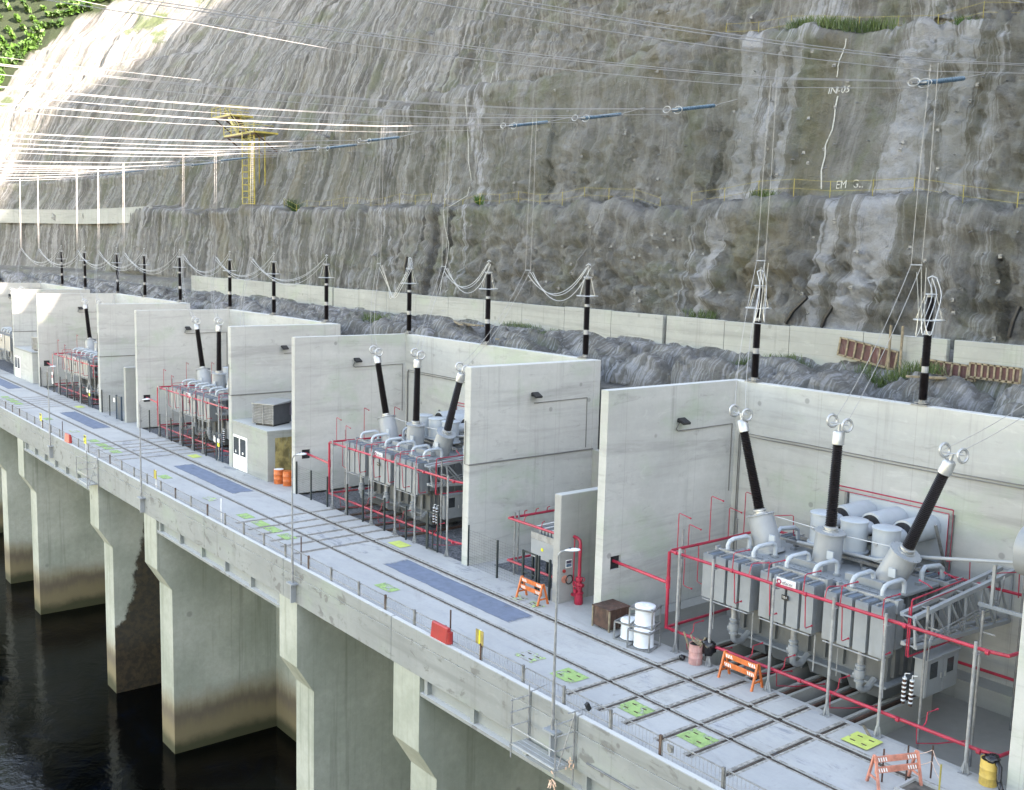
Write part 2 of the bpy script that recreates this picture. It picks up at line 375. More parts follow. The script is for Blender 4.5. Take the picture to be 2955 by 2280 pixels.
# ------------------------------------------------------------------ mesh helpers
class MB:
    def __init__(s): s.v = []; s.f = []; s.p = []
    def add(s, vs, fs):
        o = len(s.v); s.p.append((o, len(s.f))); s.v += [tuple(v) for v in vs]; s.f += [tuple(i + o for i in f) for f in fs]; return s
    def box(s, x0, x1, y0, y1, z0, z1):
        v = [(x, y, z) for z in (z0, z1) for y in (y0, y1) for x in (x0, x1)]
        return s.add(v, [(0, 2, 3, 1), (4, 5, 7, 6), (0, 1, 5, 4), (1, 3, 7, 5), (3, 2, 6, 7), (2, 0, 4, 6)])
    def obox(s, c, size, rz=0.0, mat=None):
        m = mat or Matrix.Rotation(rz, 3, 'Z'); c = Vector(c)
        v = [c + m @ Vector((a * size[0] / 2, b * size[1] / 2, d * size[2] / 2)) for d in (-1, 1) for b in (-1, 1) for a in (-1, 1)]
        return s.add(v, [(0, 2, 3, 1), (4, 5, 7, 6), (0, 1, 5, 4), (1, 3, 7, 5), (3, 2, 6, 7), (2, 0, 4, 6)])
    def hexa(s, v):
        return s.add(v, [(0, 2, 3, 1), (4, 5, 7, 6), (0, 1, 5, 4), (1, 3, 7, 5), (3, 2, 6, 7), (2, 0, 4, 6)])
    def cone(s, p, q, r0, r1, n=8, caps=True):
        p, q = Vector(p), Vector(q); d = (q - p)
        if d.length < 1e-6: return s
        d.normalize(); a = d.orthogonal().normalized(); b = d.cross(a)
        v = []
        for c, r in ((p, r0), (q, r1)):
            for i in range(n):
                t = 2 * math.pi * i / n; v.append(c + a * (r * math.cos(t)) + b * (r * math.sin(t)))
        f = [(i, (i + 1) % n, n + (i + 1) % n, n + i) for i in range(n)]
        if caps: f += [tuple(range(n))[::-1], tuple(range(n, 2 * n))]
        return s.add(v, f)
    def tube(s, p, q, r, n=8, caps=True): return s.cone(p, q, r, r, n, caps)
    def path(s, pts, r, n=6):
        pts = [Vector(p) for p in pts]; rings = []
        for i, p in enumerate(pts):
            d = (pts[min(i + 1, len(pts) - 1)] - pts[max(i - 1, 0)]).normalized()
            if i == 0: a = d.orthogonal().normalized()
            else: a = (a - d * a.dot(d)).normalized()
            b = d.cross(a)
            rings.append([p + a * (r * math.cos(2 * math.pi * k / n)) + b * (r * math.sin(2 * math.pi * k / n)) for k in range(n)])
        v = [x for g in rings for x in g]; f = []
        for i in range(len(pts) - 1):
            for k in range(n): f.append((i * n + k, i * n + (k + 1) % n, (i + 1) * n + (k + 1) % n, (i + 1) * n + k))
        f += [tuple(range(n))[::-1], tuple((len(pts) - 1) * n + k for k in range(n))]
        return s.add(v, f)
    def lathe(s, prof, p, q, n=16):
        """prof: list of (t along p->q in metres, radius)"""
        p, q = Vector(p), Vector(q); d = (q - p).normalized(); a = d.orthogonal().normalized(); b = d.cross(a)
        v = []; f = []
        for t, r in prof:
            for i in range(n):
                w = 2 * math.pi * i / n; v.append(p + d * t + a * (r * math.cos(w)) + b * (r * math.sin(w)))
        for j in range(len(prof) - 1):
            for i in range(n): f.append((j * n + i, j * n + (i + 1) % n, (j + 1) * n + (i + 1) % n, (j + 1) * n + i))
        f += [tuple(range(n))[::-1], tuple((len(prof) - 1) * n + k for k in range(n))]
        return s.add(v, f)
    def torus(s, c, nrm, RR, r, n=18, m=6, sy=1.0, up=None):
        c, nrm = Vector(c), Vector(nrm).normalized(); a = (Vector(up) if up else nrm.orthogonal()).normalized(); a = (a - nrm * a.dot(nrm)).normalized(); b = nrm.cross(a)
        v = []; f = []
        for i in range(n):
            t = 2 * math.pi * i / n; rad = a * math.cos(t) + b * math.sin(t); cc = c + a * (RR * math.cos(t)) + b * (RR * sy * math.sin(t))
            for k in range(m):
                w = 2 * math.pi * k / m; v.append(cc + rad * (r * math.cos(w)) + nrm * (r * math.sin(w)))
        for i in range(n):
            for k in range(m): f.append((i * m + k, ((i + 1) % n) * m + k, ((i + 1) % n) * m + (k + 1) % m, i * m + (k + 1) % m))
        return s.add(v, f)
    def build(s, name, mat, parent=None, smooth=False, base=None, bevel=0.0, keep=False):
        if name in SPLIT and len(s.p) > 1 and parent is not None:
            first = None; ends = s.p[1:] + [(len(s.v), len(s.f))]
            for (v0, f0), (v1, f1) in zip(s.p, ends):
                m = MB(); m.v = s.v[v0:v1]; m.f = [tuple(i - v0 for i in f) for f in s.f[f0:f1]]; m.p = [(0, 0)]
                o = m.build(name, mat, parent, smooth, base, bevel); first = first or o
            return first
        me = bpy.data.meshes.new(name)
        if parent is not None: base = BASE[parent.name]
        if base is None: base = Vector((0, 0, 0))
        base = Vector(base)
        me.from_pydata([(x - base.x, y - base.y, z - base.z) for x, y, z in s.v], [], s.f)
        me.materials.append(mat)
        if smooth: me.polygons.foreach_set('use_smooth', [True] * len(me.polygons))
        if smooth and smooth != 'all':
            try: me.set_sharp_from_angle(angle=R(40))
            except Exception: pass
        o = bpy.data.objects.new(name, me); COL.objects.link(o)
        if parent is not None: o.parent = parent; BASE[o.name] = base
        else: o.location = base; BASE[o.name] = base
        if name in JOINED: o['kind'] = 'stuff'
        if bevel:
            b = o.modifiers.new("edge", 'BEVEL'); b.width = bevel; b.segments = 1; b.limit_method = 'ANGLE'
        return o
BASE = {}
SPLIT = {'cover_box', 'flange', 'cabinet_window', 'cabinet_handle', 'header_bracket', 'insulator_disc', 'coupling', 'white_notice', 'cover_handles', 'neutral_bushing', 'corner_post', 'strip', 'grading_ring', 'drain_pipe_pair', 'tread'}
JOINED = {'bars', 'mesh_panel', 'louvre_blades', 'cover_bolts', 'turret_bolts', 'reflective_stripe', 'tape_ribbon', 'stiffener_set'}
def tag(o, label=None, cat=None, group=None, kind=None):
    if label: o['label'] = label
    if cat: o['category'] = cat
    if group: o['group'] = group
    if kind: o['kind'] = kind
    return o
def thing(name, label, cat, base, group=None):
    o = bpy.data.objects.new(name, None); COL.objects.link(o); o.location = base; o.empty_display_size = .3
    BASE[o.name] = Vector(base)
    return tag(o, label, cat, group)
def struct(o): o['kind'] = 'structure'; return o
def kids(o): return [c for c in bpy.data.objects if c.parent == o]
def copy_tree(root, delta, label=None, group=None):
    ch = {}
    for c in bpy.data.objects:
        if c.parent: ch.setdefault(c.parent.name, []).append(c)
    def cp(o, par):
        n = o.copy(); COL.objects.link(n); n.parent = par
        for c in ch.get(o.name, []): cp(c, n)
        return n
    r = cp(root, None); r.location = root.location + Vector(delta)
    BASE[r.name] = BASE[root.name] + Vector(delta)
    if label: r['label'] = label
    if group: r['group'] = group
    return r
def text_mesh(body, size, origin, right, up, mat, name, parent, extrude=0.004, space=1.0):
    cu = bpy.data.curves.new("t", 'FONT'); cu.body = body; cu.size = size; cu.extrude = 0; cu.space_character = space; cu.resolution_u = 3
    t = bpy.data.objects.new("t", cu); COL.objects.link(t)
    dg = bpy.context.evaluated_depsgraph_get(); me = bpy.data.meshes.new_from_object(t.evaluated_get(dg))
    right, up, origin = Vector(right), Vector(up), Vector(origin)
    mb = MB(); mb.add([origin + right * v.co.x + up * v.co.y for v in me.vertices], [tuple(p.vertices) for p in me.polygons])
    bpy.data.objects.remove(t); bpy.data.curves.remove(cu); bpy.data.meshes.remove(me)
    return mb if name is None else mb.build(name, mat, parent)
def sag(p, q, s, n=14):
    p, q = Vector(p), Vector(q)
    return [p.lerp(q, i / n) - Vector((0, 0, s * 4 * (i / n) * (1 - i / n))) for i in range(n + 1)]

# ================================================================== TERRAIN
def hsh(ix, iy, sd):
    n = (ix.astype(np.int64) * 374761393 + iy.astype(np.int64) * 668265263 + sd * 1442695041) & 0xFFFFFFFF
    n = ((n ^ (n >> 13)) * 1274126177) & 0xFFFFFFFF
    return ((n ^ (n >> 16)) & 0xFFFFFF) / float(0xFFFFFF)
def vn(x, y, sd=0):
    x0, y0 = np.floor(x), np.floor(y); fx, fy = x - x0, y - y0
    fx = fx * fx * (3 - 2 * fx); fy = fy * fy * (3 - 2 * fy)
    a, b = hsh(x0, y0, sd), hsh(x0 + 1, y0, sd); c, d = hsh(x0, y0 + 1, sd), hsh(x0 + 1, y0 + 1, sd)
    return (a + (b - a) * fx) * (1 - fy) + (c + (d - c) * fx) * fy - .5
def fbm(x, y, sd=0, o=5, g=.5):
    t = 0; a = 1
    for k in range(o): t = t + a * vn(x, y, sd + k * 17); x = x * 2.03 + 3.1; y = y * 2.03 + 1.7; a *= g
    return t
def ridg(x, y, sd=0, o=4):
    t = 0; a = 1
    for k in range(o): t = t + a * (.5 - np.abs(vn(x, y, sd + k * 13)) * 2); x = x * 2.1; y = y * 2.1; a *= .5
    return t

def cells(x, y, sd=0):
    x0, y0 = np.floor(x), np.floor(y); f1 = 0 * x + 9; f2 = 0 * x + 9
    for i in (-1, 0, 1):
        for j in (-1, 0, 1):
            cx, cy = x0 + i, y0 + j; d = np.hypot(cx + .15 + .7 * hsh(cx, cy, sd) - x, cy + .15 + .7 * hsh(cx, cy, sd + 5) - y)
            f2 = np.minimum(f2, np.maximum(f1, d)); f1 = np.minimum(f1, d)
    return f1, f2
def facets(x, y, sd=0, tilt=.8):
    x = x + .3 * fbm(x * 1.1, y * 1.1, sd + 3, 3); y = y + .3 * fbm(x * 1.1 + 5, y * 1.1, sd + 4, 3)
    x0, y0 = np.floor(x), np.floor(y); best = 0 * x + 9; h = 0 * x; f2 = 0 * x + 9
    for i in (-1, 0, 1):
        for j in (-1, 0, 1):
            cx, cy = x0 + i, y0 + j; px, py = cx + hsh(cx, cy, sd), cy + hsh(cx, cy, sd + 5); d = np.hypot(px - x, py - y)
            v = (hsh(cx, cy, sd + 9) - .5) + tilt * ((hsh(cx, cy, sd + 11) - .5) * (x - px) + (hsh(cx, cy, sd + 12) - .5) * (y - py)) * 2
            m = d < best; f2 = np.where(m, best, np.minimum(f2, d)); h = np.where(m, v, h); best = np.where(m, d, best)
    return h - .35 * np.exp(-((f2 - best) * 9) ** 2)
def boulder(x, y, sd=0, k=2.2):
    wx = x + .35 * fbm(x * 1.3, y * 1.3, sd + 60, 2); wy = y + .35 * fbm(x * 1.3 + 9, y * 1.3, sd + 61, 2)
    f1, f2 = cells(wx, wy, sd); return np.sqrt(np.clip((f2 - f1) * k, 0, 1)) - f1 * .45
xs = np.concatenate([np.arange(26, -10, -1.2), np.arange(-10, -165, -.27), np.arange(-165, -236, -.7), np.arange(-236, -420, -4)])
ip = lambda x, a, b: np.interp(x, a, b)
zA = ip(xs, [-243, -157, -124, -100, -75, -62, -57, -52, -47, -43, -34, -26, 20], [22.3, 21.5, 21.2, 20.7, 20.75, 20.3, 20.2, 19.2, 19.9, 20.05, 20.2, 19.5, 19.0])
zB = ip(xs, [-260, -209, -190, -146, -126, -110, -90, -75, -58, -49, -42, -30, 20], [26.5, 26.4, 28, 28.8, 28.3, 30, 31.4, 31.7, 32.4, 31.8, 31.4, 30.4, 29.5])
an = np.radians(ip(xs, [-140, -60], [57, 78])); cot = 1 / np.tan(an)
bend = .5 * np.maximum(0, -185 - xs)
zC = ip(xs, [-230, -205, -154, -115, -90, -60, 20], [40.8, 41.1, 43.3, 41.9, 39.3, 40, 41])
zD = ip(xs, [-230, -200, -130, -95, -60, 20], [46, 50.4, 52, 48, 43, 43.5]); zE = ip(xs, [-230, -190, -130, -95, -60, 20], [55, 58.5, 60, 51, 45, 45]); lift = ip(xs, [-140, -100], [38, 5])
wB = ip(xs, [-150, -118], [1.3, 2.4]); wC = ip(xs, [-200, -180], [2.4, 1.1])
yB = 59.5 + 0 * xs
def yc(z): return 62 + (z - 31) * cot
P = [  # control points (Y, Z, samples up to the next)
    (42.7 + 0 * xs, 2 + 0 * xs, 4), (43.1 + 0 * xs, 9.6 + 0 * xs, 10), (45.0 + 0 * xs, 10.9 + 0 * xs, 22), (49.8 + 0 * xs, 11.7 + 0 * xs, 2),
    (50.7 + 0 * xs, 12.3 + 0 * xs, 6), (53 + 0 * xs, 12.5 + 0 * xs, 34), (54.4 + 0 * xs, zA, 8), (57 + 0 * xs, zA + .45, 46), (yB, zB, 8),
    (yB + wB, zB + .3, 42), (np.maximum(yc(zC), yB + wB + .5), zC, 5), (np.maximum(yc(zC), yB + wB + .5) + wC, zC + .3, 26), (yc(zD) + wC, zD, 5), (yc(zD) + wC * 1.9, zD + .3, 20),
    (yc(zE) + wC * 1.9, zE, 5), (yc(zE) + wC * 2.6, zE + .3, 16), (yc(zE) + wC * 2.6 + 30, zE + lift, 6), (yc(zE) + 110, zE + lift * 1.6, 0)]
rows_y, rows_z, seg = [], [], []
for i in range(len(P) - 1):
    n = P[i][2]
    for k in range(n):
        t = k / n; rows_y.append(P[i][0] * (1 - t) + P[i + 1][0] * t); rows_z.append(P[i][1] * (1 - t) + P[i + 1][1] * t); seg.append(i + t)
rows_y.append(P[-1][0]); rows_z.append(P[-1][1]); seg.append(len(P) - 1)
Y0, Z0, SG = np.array(rows_y), np.array(rows_z), np.array(seg)
for _ in range(1):
    Y0[1:-1] = (Y0[:-2] + 2 * Y0[1:-1] + Y0[2:]) / 4; Z0[1:-1] = (Z0[:-2] + 2 * Z0[1:-1] + Z0[2:]) / 4
Y0 = Y0 - bend[None, :]
NR, NC = Y0.shape
X0 = np.repeat(xs[None, :], NR, 0)
dy, dz = np.gradient(Y0, axis=0), np.gradient(Z0, axis=0); ln = np.hypot(dy, dz) + 1e-9
ny, nz = -dz / ln, dy / ln           # outward: towards the river and up
sgm = np.repeat(SG[:, None], NC, 1)
right = np.clip((X0 + 95) / 25, 0, 1); left = 1 - right
hump = ((sgm > 1) & (sgm < 3.2)).astype(float); hump = hump * np.clip((sgm - .8) / .5, 0, 1)
road = np.clip(1 - np.abs(sgm - 4.2) / 1.0, 0, 1)
cl1 = np.clip(1 - np.abs(sgm - 5.5) / .6, 0, 1) ** .4; face = ((sgm > 5)).astype(float)
u = Y0 * .6 + Z0
lump = ridg(X0 * .22, u * .26, 3, 4) * .5 + fbm(X0 * .5, u * .55, 9, 4) * .8
flute = fbm(X0 * .55 + .3 * vn(X0 * .1, u * .12, 5), u * .035, 21, 3, .6) + .6 * fbm(X0 * 1.6, u * .05, 37, 2)
bulge = fbm(X0 * .045, u * .06, 40, 3)
D = 0 * X0
low = np.clip(1 - np.abs(sgm - 5.35) / .5, 0, 1)
sharp = 1 - np.abs(vn(X0 * .62 + .25 * fbm(X0 * .15, u * .16, 5, 2), u * .03, 23)) * 2
sharp2 = 1 - np.abs(vn(X0 * 1.5 + .35 * fbm(X0 * .3, u * .2, 6, 2), u * .05, 27)) * 2
rough = .45 + .9 * np.clip(vn(X0 * .05, u * .09, 66) * 2 + .4, 0, 1)
D += face * (bulge * 1.3 + lump * (.20 + .42 * right * np.clip(1 - (sgm - 5) / 4, .45, 1)) + flute * (.2 + .45 * left))
D += np.clip(1 - np.abs(sgm - 8) / .25, 0, 1) * .35 + np.clip(1 - np.abs(sgm - 6) / .2, 0, 1) * .3 + np.clip(1 - np.abs(sgm - 10) / .2, 0, 1) * .5
D += face * (sharp * .42 + sharp2 * .22 - .3) * (.22 + .78 * left)
D += face * rough * (boulder(X0 * .34, u * .40, 71) * .28 + boulder(X0 * .85, u * 1.0, 75, 1.6) * .22 - .2) * (.35 + .65 * right)
D += cl1 * low * right * (boulder(X0 * .62, u * .66, 72) * .7 - .35)
D += face * fbm(X0 * 1.3, u * 1.4, 93, 3) * .22 * (.5 + .5 * right) + face * fbm(X0 * 3.1, u * 3.3, 94, 2) * .11
D += face * right * (facets(X0 * .42, u * .5, 101) * .28 * rough + facets(X0 * 1.05, u * 1.2, 105) * .30 + facets(X0 * 1.9, u * 2.0, 107) * .12) * np.clip(.35 + fbm(X0 * .09, u * .14, 99, 3) * 2.2, .12, 1)
D += face * left * facets(X0 * .7, u * .16, 111) * .22
D += cl1 * right * low * facets(X0 * .95, u * 1.05, 121) * .42
D += face * right * np.clip(fbm(X0 * .16, u * .2, 97, 3), 0, 1) * fbm(X0 * .8, u * .7, 98, 4) * 1.6
D += hump * np.clip((3.35 - sgm) / .7, .15, 1) * (boulder(X0 * .17, Y0 * .28, 81) * 1.3 + facets(X0 * .33, Y0 * .5, 84) * .75 + facets(X0 * .95, Y0 * 1.3, 86) * .28 + fbm(X0 * 2.2, Y0 * 2.4, 88, 3) * .16 - .95)
D += ((sgm > 7.9) & (sgm < 9.1)) * -.2 * right
D *= (1 - .8 * road)
label_zone = np.exp(-(((X0 + 40.3) / 2.2) ** 2)) * ((sgm > 7) & (sgm < 9))
D = D * (1 - .8 * label_zone)
Xd = X0 + face * fbm(X0 * .3, u * .3, 55, 3) * .25
Yd, Zd = Y0 + ny * D, Z0 + nz * D
Yd = np.where(sgm < 3.2, np.maximum(Yd, 42.6), Yd); Yd = np.where(sgm < 4, np.minimum(Yd, 50.6), Yd)
Zd = np.where(sgm < 3.2, np.minimum(Zd, 11.55 + .10 * (49 - np.clip(Yd, 43, 50)) + .25 * fbm(X0 * .2, Y0 * .2, 5)), Zd)
# stain masks painted by hand where the photographed seepage runs
def band(paths):
    m = 0 * X0
    for pw in paths:
        pts, w = pw[0], pw[1]; am = pw[2] if len(pw) > 2 else 1
        px, pz = np.array([p[0] for p in pts]), np.array([p[1] for p in pts]); o = np.argsort(pz)
        xc = np.interp(Z0, pz[o], px[o]) + .22 * vn(Z0 * .35, X0 * 0, 3); e = np.clip((pz.max() + .6 - Z0) / .8, 0, 1) * np.clip((Z0 - pz.min() + .8) / .8, 0, 1)
        m = np.maximum(m, am * e * np.exp(-((X0 - xc) / (w * 1.25)) ** 2) * (sgm > 4.9))
    return m
lime = [([(-48.5, 31.6), (-47.8, 27.5), (-47.6, 24.5), (-47.9, 20.9)], 0.85), ([(-46.4, 19.4), (-46.5, 16.7), (-46.7, 12.9)], 0.6), ([(-48.2, 19.4), (-48.4, 12.9)], 0.4, .55),
        ([(-44.4, 31.1), (-44.5, 27.2), (-44.5, 23.8), (-44.1, 20.8)], 0.42), ([(-45.8, 31.1), (-46.2, 20.8)], 0.35), ([(-35.3, 30.7), (-35.6, 26.4), (-35.3, 21.1)], 1.25), ([(-34.3, 20.3), (-34.7, 17.0), (-36.1, 12.6)], 1.1),
        ([(-37.6, 20.2), (-38.2, 12.7)], .5), ([(-33.2, 30.5), (-32.1, 21.1)], 0.7), ([(-30.8, 30), (-30.2, 13)], .5, .55), ([(-28.5, 19), (-27.8, 13)], .6, .55), ([(-101.1, 38.7), (-93.8, 28.3), (-93.3, 21.2)], 0.4, .55), ([(-96.9, 38.1), (-89.7, 28.0), (-89.4, 21.2), (-84.1, 13.2)], 0.35, .55),
        ([(-81.6, 34.6), (-77.2, 24.1), (-74.8, 19.6), (-74.2, 13.4)], 0.35, .55), ([(-79.6, 33), (-78.2, 24.1), (-76.9, 19.6), (-76.2, 13.4)], 0.3, .55), ([(-87.1, 37.8), (-81.0, 30.6), (-76.8, 20.9)], 0.4, .55), ([(-83, 31), (-82, 21)], .35, .55),
        ([(-44.2, 37.4), (-44.7, 31.5)], 2.0, .55), ([(-36.3, 36.3), (-37.4, 31)], 2.2, .55), ([(-93.4, 20.4), (-93.3, 13.5)], 0.4, .55), ([(-112.6, 21.6), (-111.0, 17.5), (-117.5, 15.0)], 0.6, .55), ([(-106, 21.4), (-105, 13)], .4, .55), ([(-118, 28), (-116, 21)], .4, .55)]
ochre = [([(-41.8, 31.2), (-42.1, 27.0), (-41.9, 21.2)], 1.0), ([(-129.2, 21.0), (-121.7, 11.5)], 2.2), ([(-128.1, 32.0), (-119.2, 20.8)], 1.2), ([(-58.9, 32.9), (-55.8, 28.8)], 0.7),
         ([(-44.5, 19.4), (-42.1, 14.6)], 1.0), ([(-62.0, 36.4), (-54.8, 33.4)], 2.2), ([(-152, 29.5), (-150, 22.0)], 1.2), ([(-160, 29.5), (-158, 22.0)], 1.2), ([(-141, 29.5), (-140, 22.0)], .8), ([(-113.8, 30.5), (-113.5, 21.6)], 1.0), ([(-41.5, 19.4), (-41.0, 16.0)], 0.9), ([(-104, 31), (-103, 22)], 1.4)]
dark = [([(-79.6, 20.9), (-79.6, 17.8), (-79.3, 12.9)], 0.45), ([(-77.7, 20.6), (-77.6, 13.0)], 0.28), ([(-81.4, 20.8), (-81.6, 13.0)], 0.2), ([(-33.4, 14.0), (-32.4, 12.6)], 0.35), ([(-69.4, 29.5), (-67.5, 21.9)], 0.27), ([(-27.5, 17.5), (-26.5, 13.6)], 0.37), ([(-24.3, 16.5), (-24, 12.6)], .5), ([(-49.8, 25), (-49.9, 21)], .35)]
LI, OC, DK = band(lime), band(ochre), band(dark)
ST = np.clip(.35 + .75 * left + .2 * right * (sgm > 8), 0, 1) * np.clip(face + .15 * hump, 0, 1)

def grid_mesh(name, X, Y, Z, mat, attr=None):
    nr, nc = X.shape
    me = bpy.data.meshes.new(name)
    co = np.stack([X, Y, Z], -1).reshape(-1, 3).astype(np.float32)
    i = np.arange(nr - 1)[:, None] * nc + np.arange(nc - 1)[None, :]
    q = np.stack([i, i + nc, i + nc + 1, i + 1], -1).reshape(-1, 4)      # rows go up, columns go to -X: faces the river
    me.vertices.add(len(co)); me.vertices.foreach_set("co", co.ravel())
    me.loops.add(q.size); me.loops.foreach_set("vertex_index", q.ravel().astype(np.int32))
    me.polygons.add(len(q)); me.polygons.foreach_set("loop_start", np.arange(0, q.size, 4, dtype=np.int32))
    me.polygons.foreach_set("loop_total", np.full(len(q), 4, dtype=np.int32))
    me.update(); me.validate()
    me.polygons.foreach_set("use_smooth", [True] * len(me.polygons))
    me.materials.append(mat)
    if attr is not None:
        a = me.color_attributes.new("stain", 'FLOAT_COLOR', 'POINT')
        a.data.foreach_set("color", np.stack(attr, -1).reshape(-1).astype(np.float32))
    o = bpy.data.objects.new(name, me); COL.objects.link(o)
    return o
VEG = ((X0 < np.interp(Zd, [30, 50.8, 55.4, 60, 63.8, 80], [-234, -232.7, -231.5, -229.5, -223, -205]) + 1.0)).astype(float)
wd = np.clip((-188 - X0) / 12, 0, 1) * np.clip(fbm(X0 * .12, u * .16, 61, 4) * 1.6 - .1, 0, 1)
LI = np.maximum(LI, hump * .42)
rock = struct(grid_mesh("rock_cliff", Xd, Yd, Zd, M_cliff, (LI, OC, DK, ST)))
arc = np.concatenate([0 * xs[None, :], np.cumsum(np.hypot(np.diff(Y0, axis=0), np.diff(Z0, axis=0)), 0)], 0)
fl = rock.data.attributes.new("flow", 'FLOAT_VECTOR', 'POINT'); fl.data.foreach_set("vector", np.stack((X0, arc, 0 * X0), -1).reshape(-1).astype(np.float32))
va = rock.data.color_attributes.new("scrub", 'FLOAT_COLOR', 'POINT'); va.data.foreach_set("color", np.stack((VEG, wd, np.clip(((sgm > 7.1) & (sgm < 7.95)) * .62 + ((sgm > 5) & (sgm < 6)) * .32, 0, 1) + 0 * VEG, 0 * VEG), -1).reshape(-1).astype(np.float32))

def on_cliff(x, z, lo=5, hi=17):
    """point of the finished rock face at this x and height"""
    j = int(np.argmin(np.abs(xs - x))); r = np.where((SG >= lo) & (SG <= hi))[0]; k = r[int(np.argmin(np.abs(Zd[r, j] - z)))]
    return Vector((float(Xd[k, j]), float(Yd[k, j]), float(Zd[k, j])))
def on_seg(x, s):
    j = int(np.argmin(np.abs(xs - x))); k = int(np.argmin(np.abs(SG - s)))
    return Vector((float(Xd[k, j]), float(Yd[k, j]), float(Zd[k, j])))

# river and unseen ridge added to block the sun, crest shaped to the shade edge
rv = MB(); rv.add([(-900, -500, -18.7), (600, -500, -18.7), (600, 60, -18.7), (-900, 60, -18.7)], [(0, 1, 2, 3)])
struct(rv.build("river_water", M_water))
bed = MB(); bed.add([(-1500, -1200, -24), (1500, -1200, -24), (1500, 1500, -24), (-1500, 1500, -24)], [(0, 1, 2, 3)]); struct(bed.build("valley_ground", M_hill))
RY = [-220, -100, 0, 40, 47, 58, 63, 66.4, 67.8, 68.9, 70, 71.4, 73, 76, 92, 97, 103.5, 108, 114.5, 124.5, 170, 300]
RZ = [5, 25, 62, 68, 70, 71.5, 73, 73.5, 73.6, 73.0, 74.6, 77, 79.2, 82.5, 106, 115, 126.6, 130.7, 133.1, 141.6, 170, 200]
ry = np.array(sorted(set(list(np.arange(-220, 28, 14)) + RY[3:21] + [53, 80, 84, 88] + list(np.arange(135, 300, 14)))), dtype=float)
prof = [(46, -.35), (62, .12), (80, .52), (97, .84), (110, 1.0), (160, .95), (230, .7)]
HX = np.array([[p[0] + 0 * y for y in ry] for p in prof]); HY = np.array([[y for y in ry] for p in prof])
HZ = np.array([[(-19 + (np.interp(y, RY, RZ) + 19) * max(p[1], 0)) - (3 if p[1] < 0 else 0) for y in ry] for p in prof])
HZ[1:3] += fbm(HX[1:3] * .05, HY[1:3] * .05, 4) * 9
struct(grid_mesh("sun_block_ridge", HX[::-1], HY[::-1], HZ[::-1], M_hill))

# forest on the far hillside: a bumpy slope under a mass of leaf clumps
def forest():
    rg = np.random.default_rng(3); n = 110000
    px = rg.uniform(-268, -222, n * 3); t = rg.uniform(0, 1, n * 3)
    keep = []; V = []; F = []
    # boundary of the bare slope: edge runs up and to the right in the picture
    jx = np.searchsorted(-xs, -px); jx = np.clip(jx, 0, len(xs) - 1)
    rmin, rmax = np.where(SG >= 8.5)[0][0], NR - 10
    kr = (rmin + t * (rmax - rmin)).astype(int); kr = np.minimum(kr, NR - 14)
    X, Y, Z = Xd[kr, jx], Yd[kr, jx], Zd[kr, jx]
    edge = np.interp(Z, [30, 50.8, 55.4, 60, 63.8, 80], [-234, -232.7, -231.5, -229.5, -223, -205]) + fbm(Z * .3, X * .05, 6) * 3
    ok = X < edge
    X, Y, Z = X[ok][:n], Y[ok][:n], Z[ok][:n]; n = len(X)
    clump = vn(X * .22, Z * .28, 8) + .5; h = (.4 + 3.8 * clump ** 1.3) * rg.uniform(.2, 1, n)
    X = X + rg.normal(0, .5, n); Y = Y - h * .55; Z = Z + h * .8
    d = rg.normal(size=(n, 3)); d /= np.linalg.norm(d, axis=1)[:, None]; e = rg.normal(size=(n, 3)); e -= d * (e * d).sum(1)[:, None]; e /= np.linalg.norm(e, axis=1)[:, None]
    s = rg.uniform(.3, .75, n)[:, None]; c = np.stack([X, Y, Z], 1); b = np.cross(d, e)
    q = np.stack([c - d * s, c + e * s * .5 + b * s * .15, c + d * s, c - e * s * .5 + b * s * .15], 1).reshape(-1, 3)
    me = bpy.data.meshes.new("hillside_forest"); me.vertices.add(len(q)); me.vertices.foreach_set("co", q.astype(np.float32).ravel())
    me.loops.add(4 * n); me.loops.foreach_set("vertex_index", np.arange(4 * n, dtype=np.int32)); me.polygons.add(n)
    me.polygons.foreach_set("loop_start", np.arange(0, 4 * n, 4, dtype=np.int32)); me.polygons.foreach_set("loop_total", np.full(n, 4, dtype=np.int32)); me.update()
    me.materials.append(M_leaf); o = bpy.data.objects.new("hillside_forest", me); COL.objects.link(o)
    tag(o, "dense green forest on the sunlit hillside beyond the bare slope", "forest", kind="stuff")
forest()

def tuft(name, label, cat, pts, hmin, hmax, n, mat, group=None, spread=.5):
    rg = random.Random(len(BASE)); mb = MB()
    for _ in range(n):
        p = Vector(rg.choice(pts)) + Vector((rg.gauss(0, spread), rg.gauss(0, spread * .4), 0)); h = rg.uniform(hmin, hmax); a = rg.uniform(0, 6.28); w = h * .05
        d = Vector((math.cos(a), math.sin(a), 0)); tip = p + Vector((rg.gauss(0, h * .35), rg.gauss(0, h * .35), h)); md = p.lerp(tip, .55) + Vector((0, 0, h * .12))
        mb.add([p - d * w * .5, p + d * w * .5, md + d * w * .5, md - d * w * .5, tip], [(0, 1, 2, 3), (3, 2, 4)])
    o = mb.build(name, mat, base=pts[0]); return tag(o, label, cat, group)

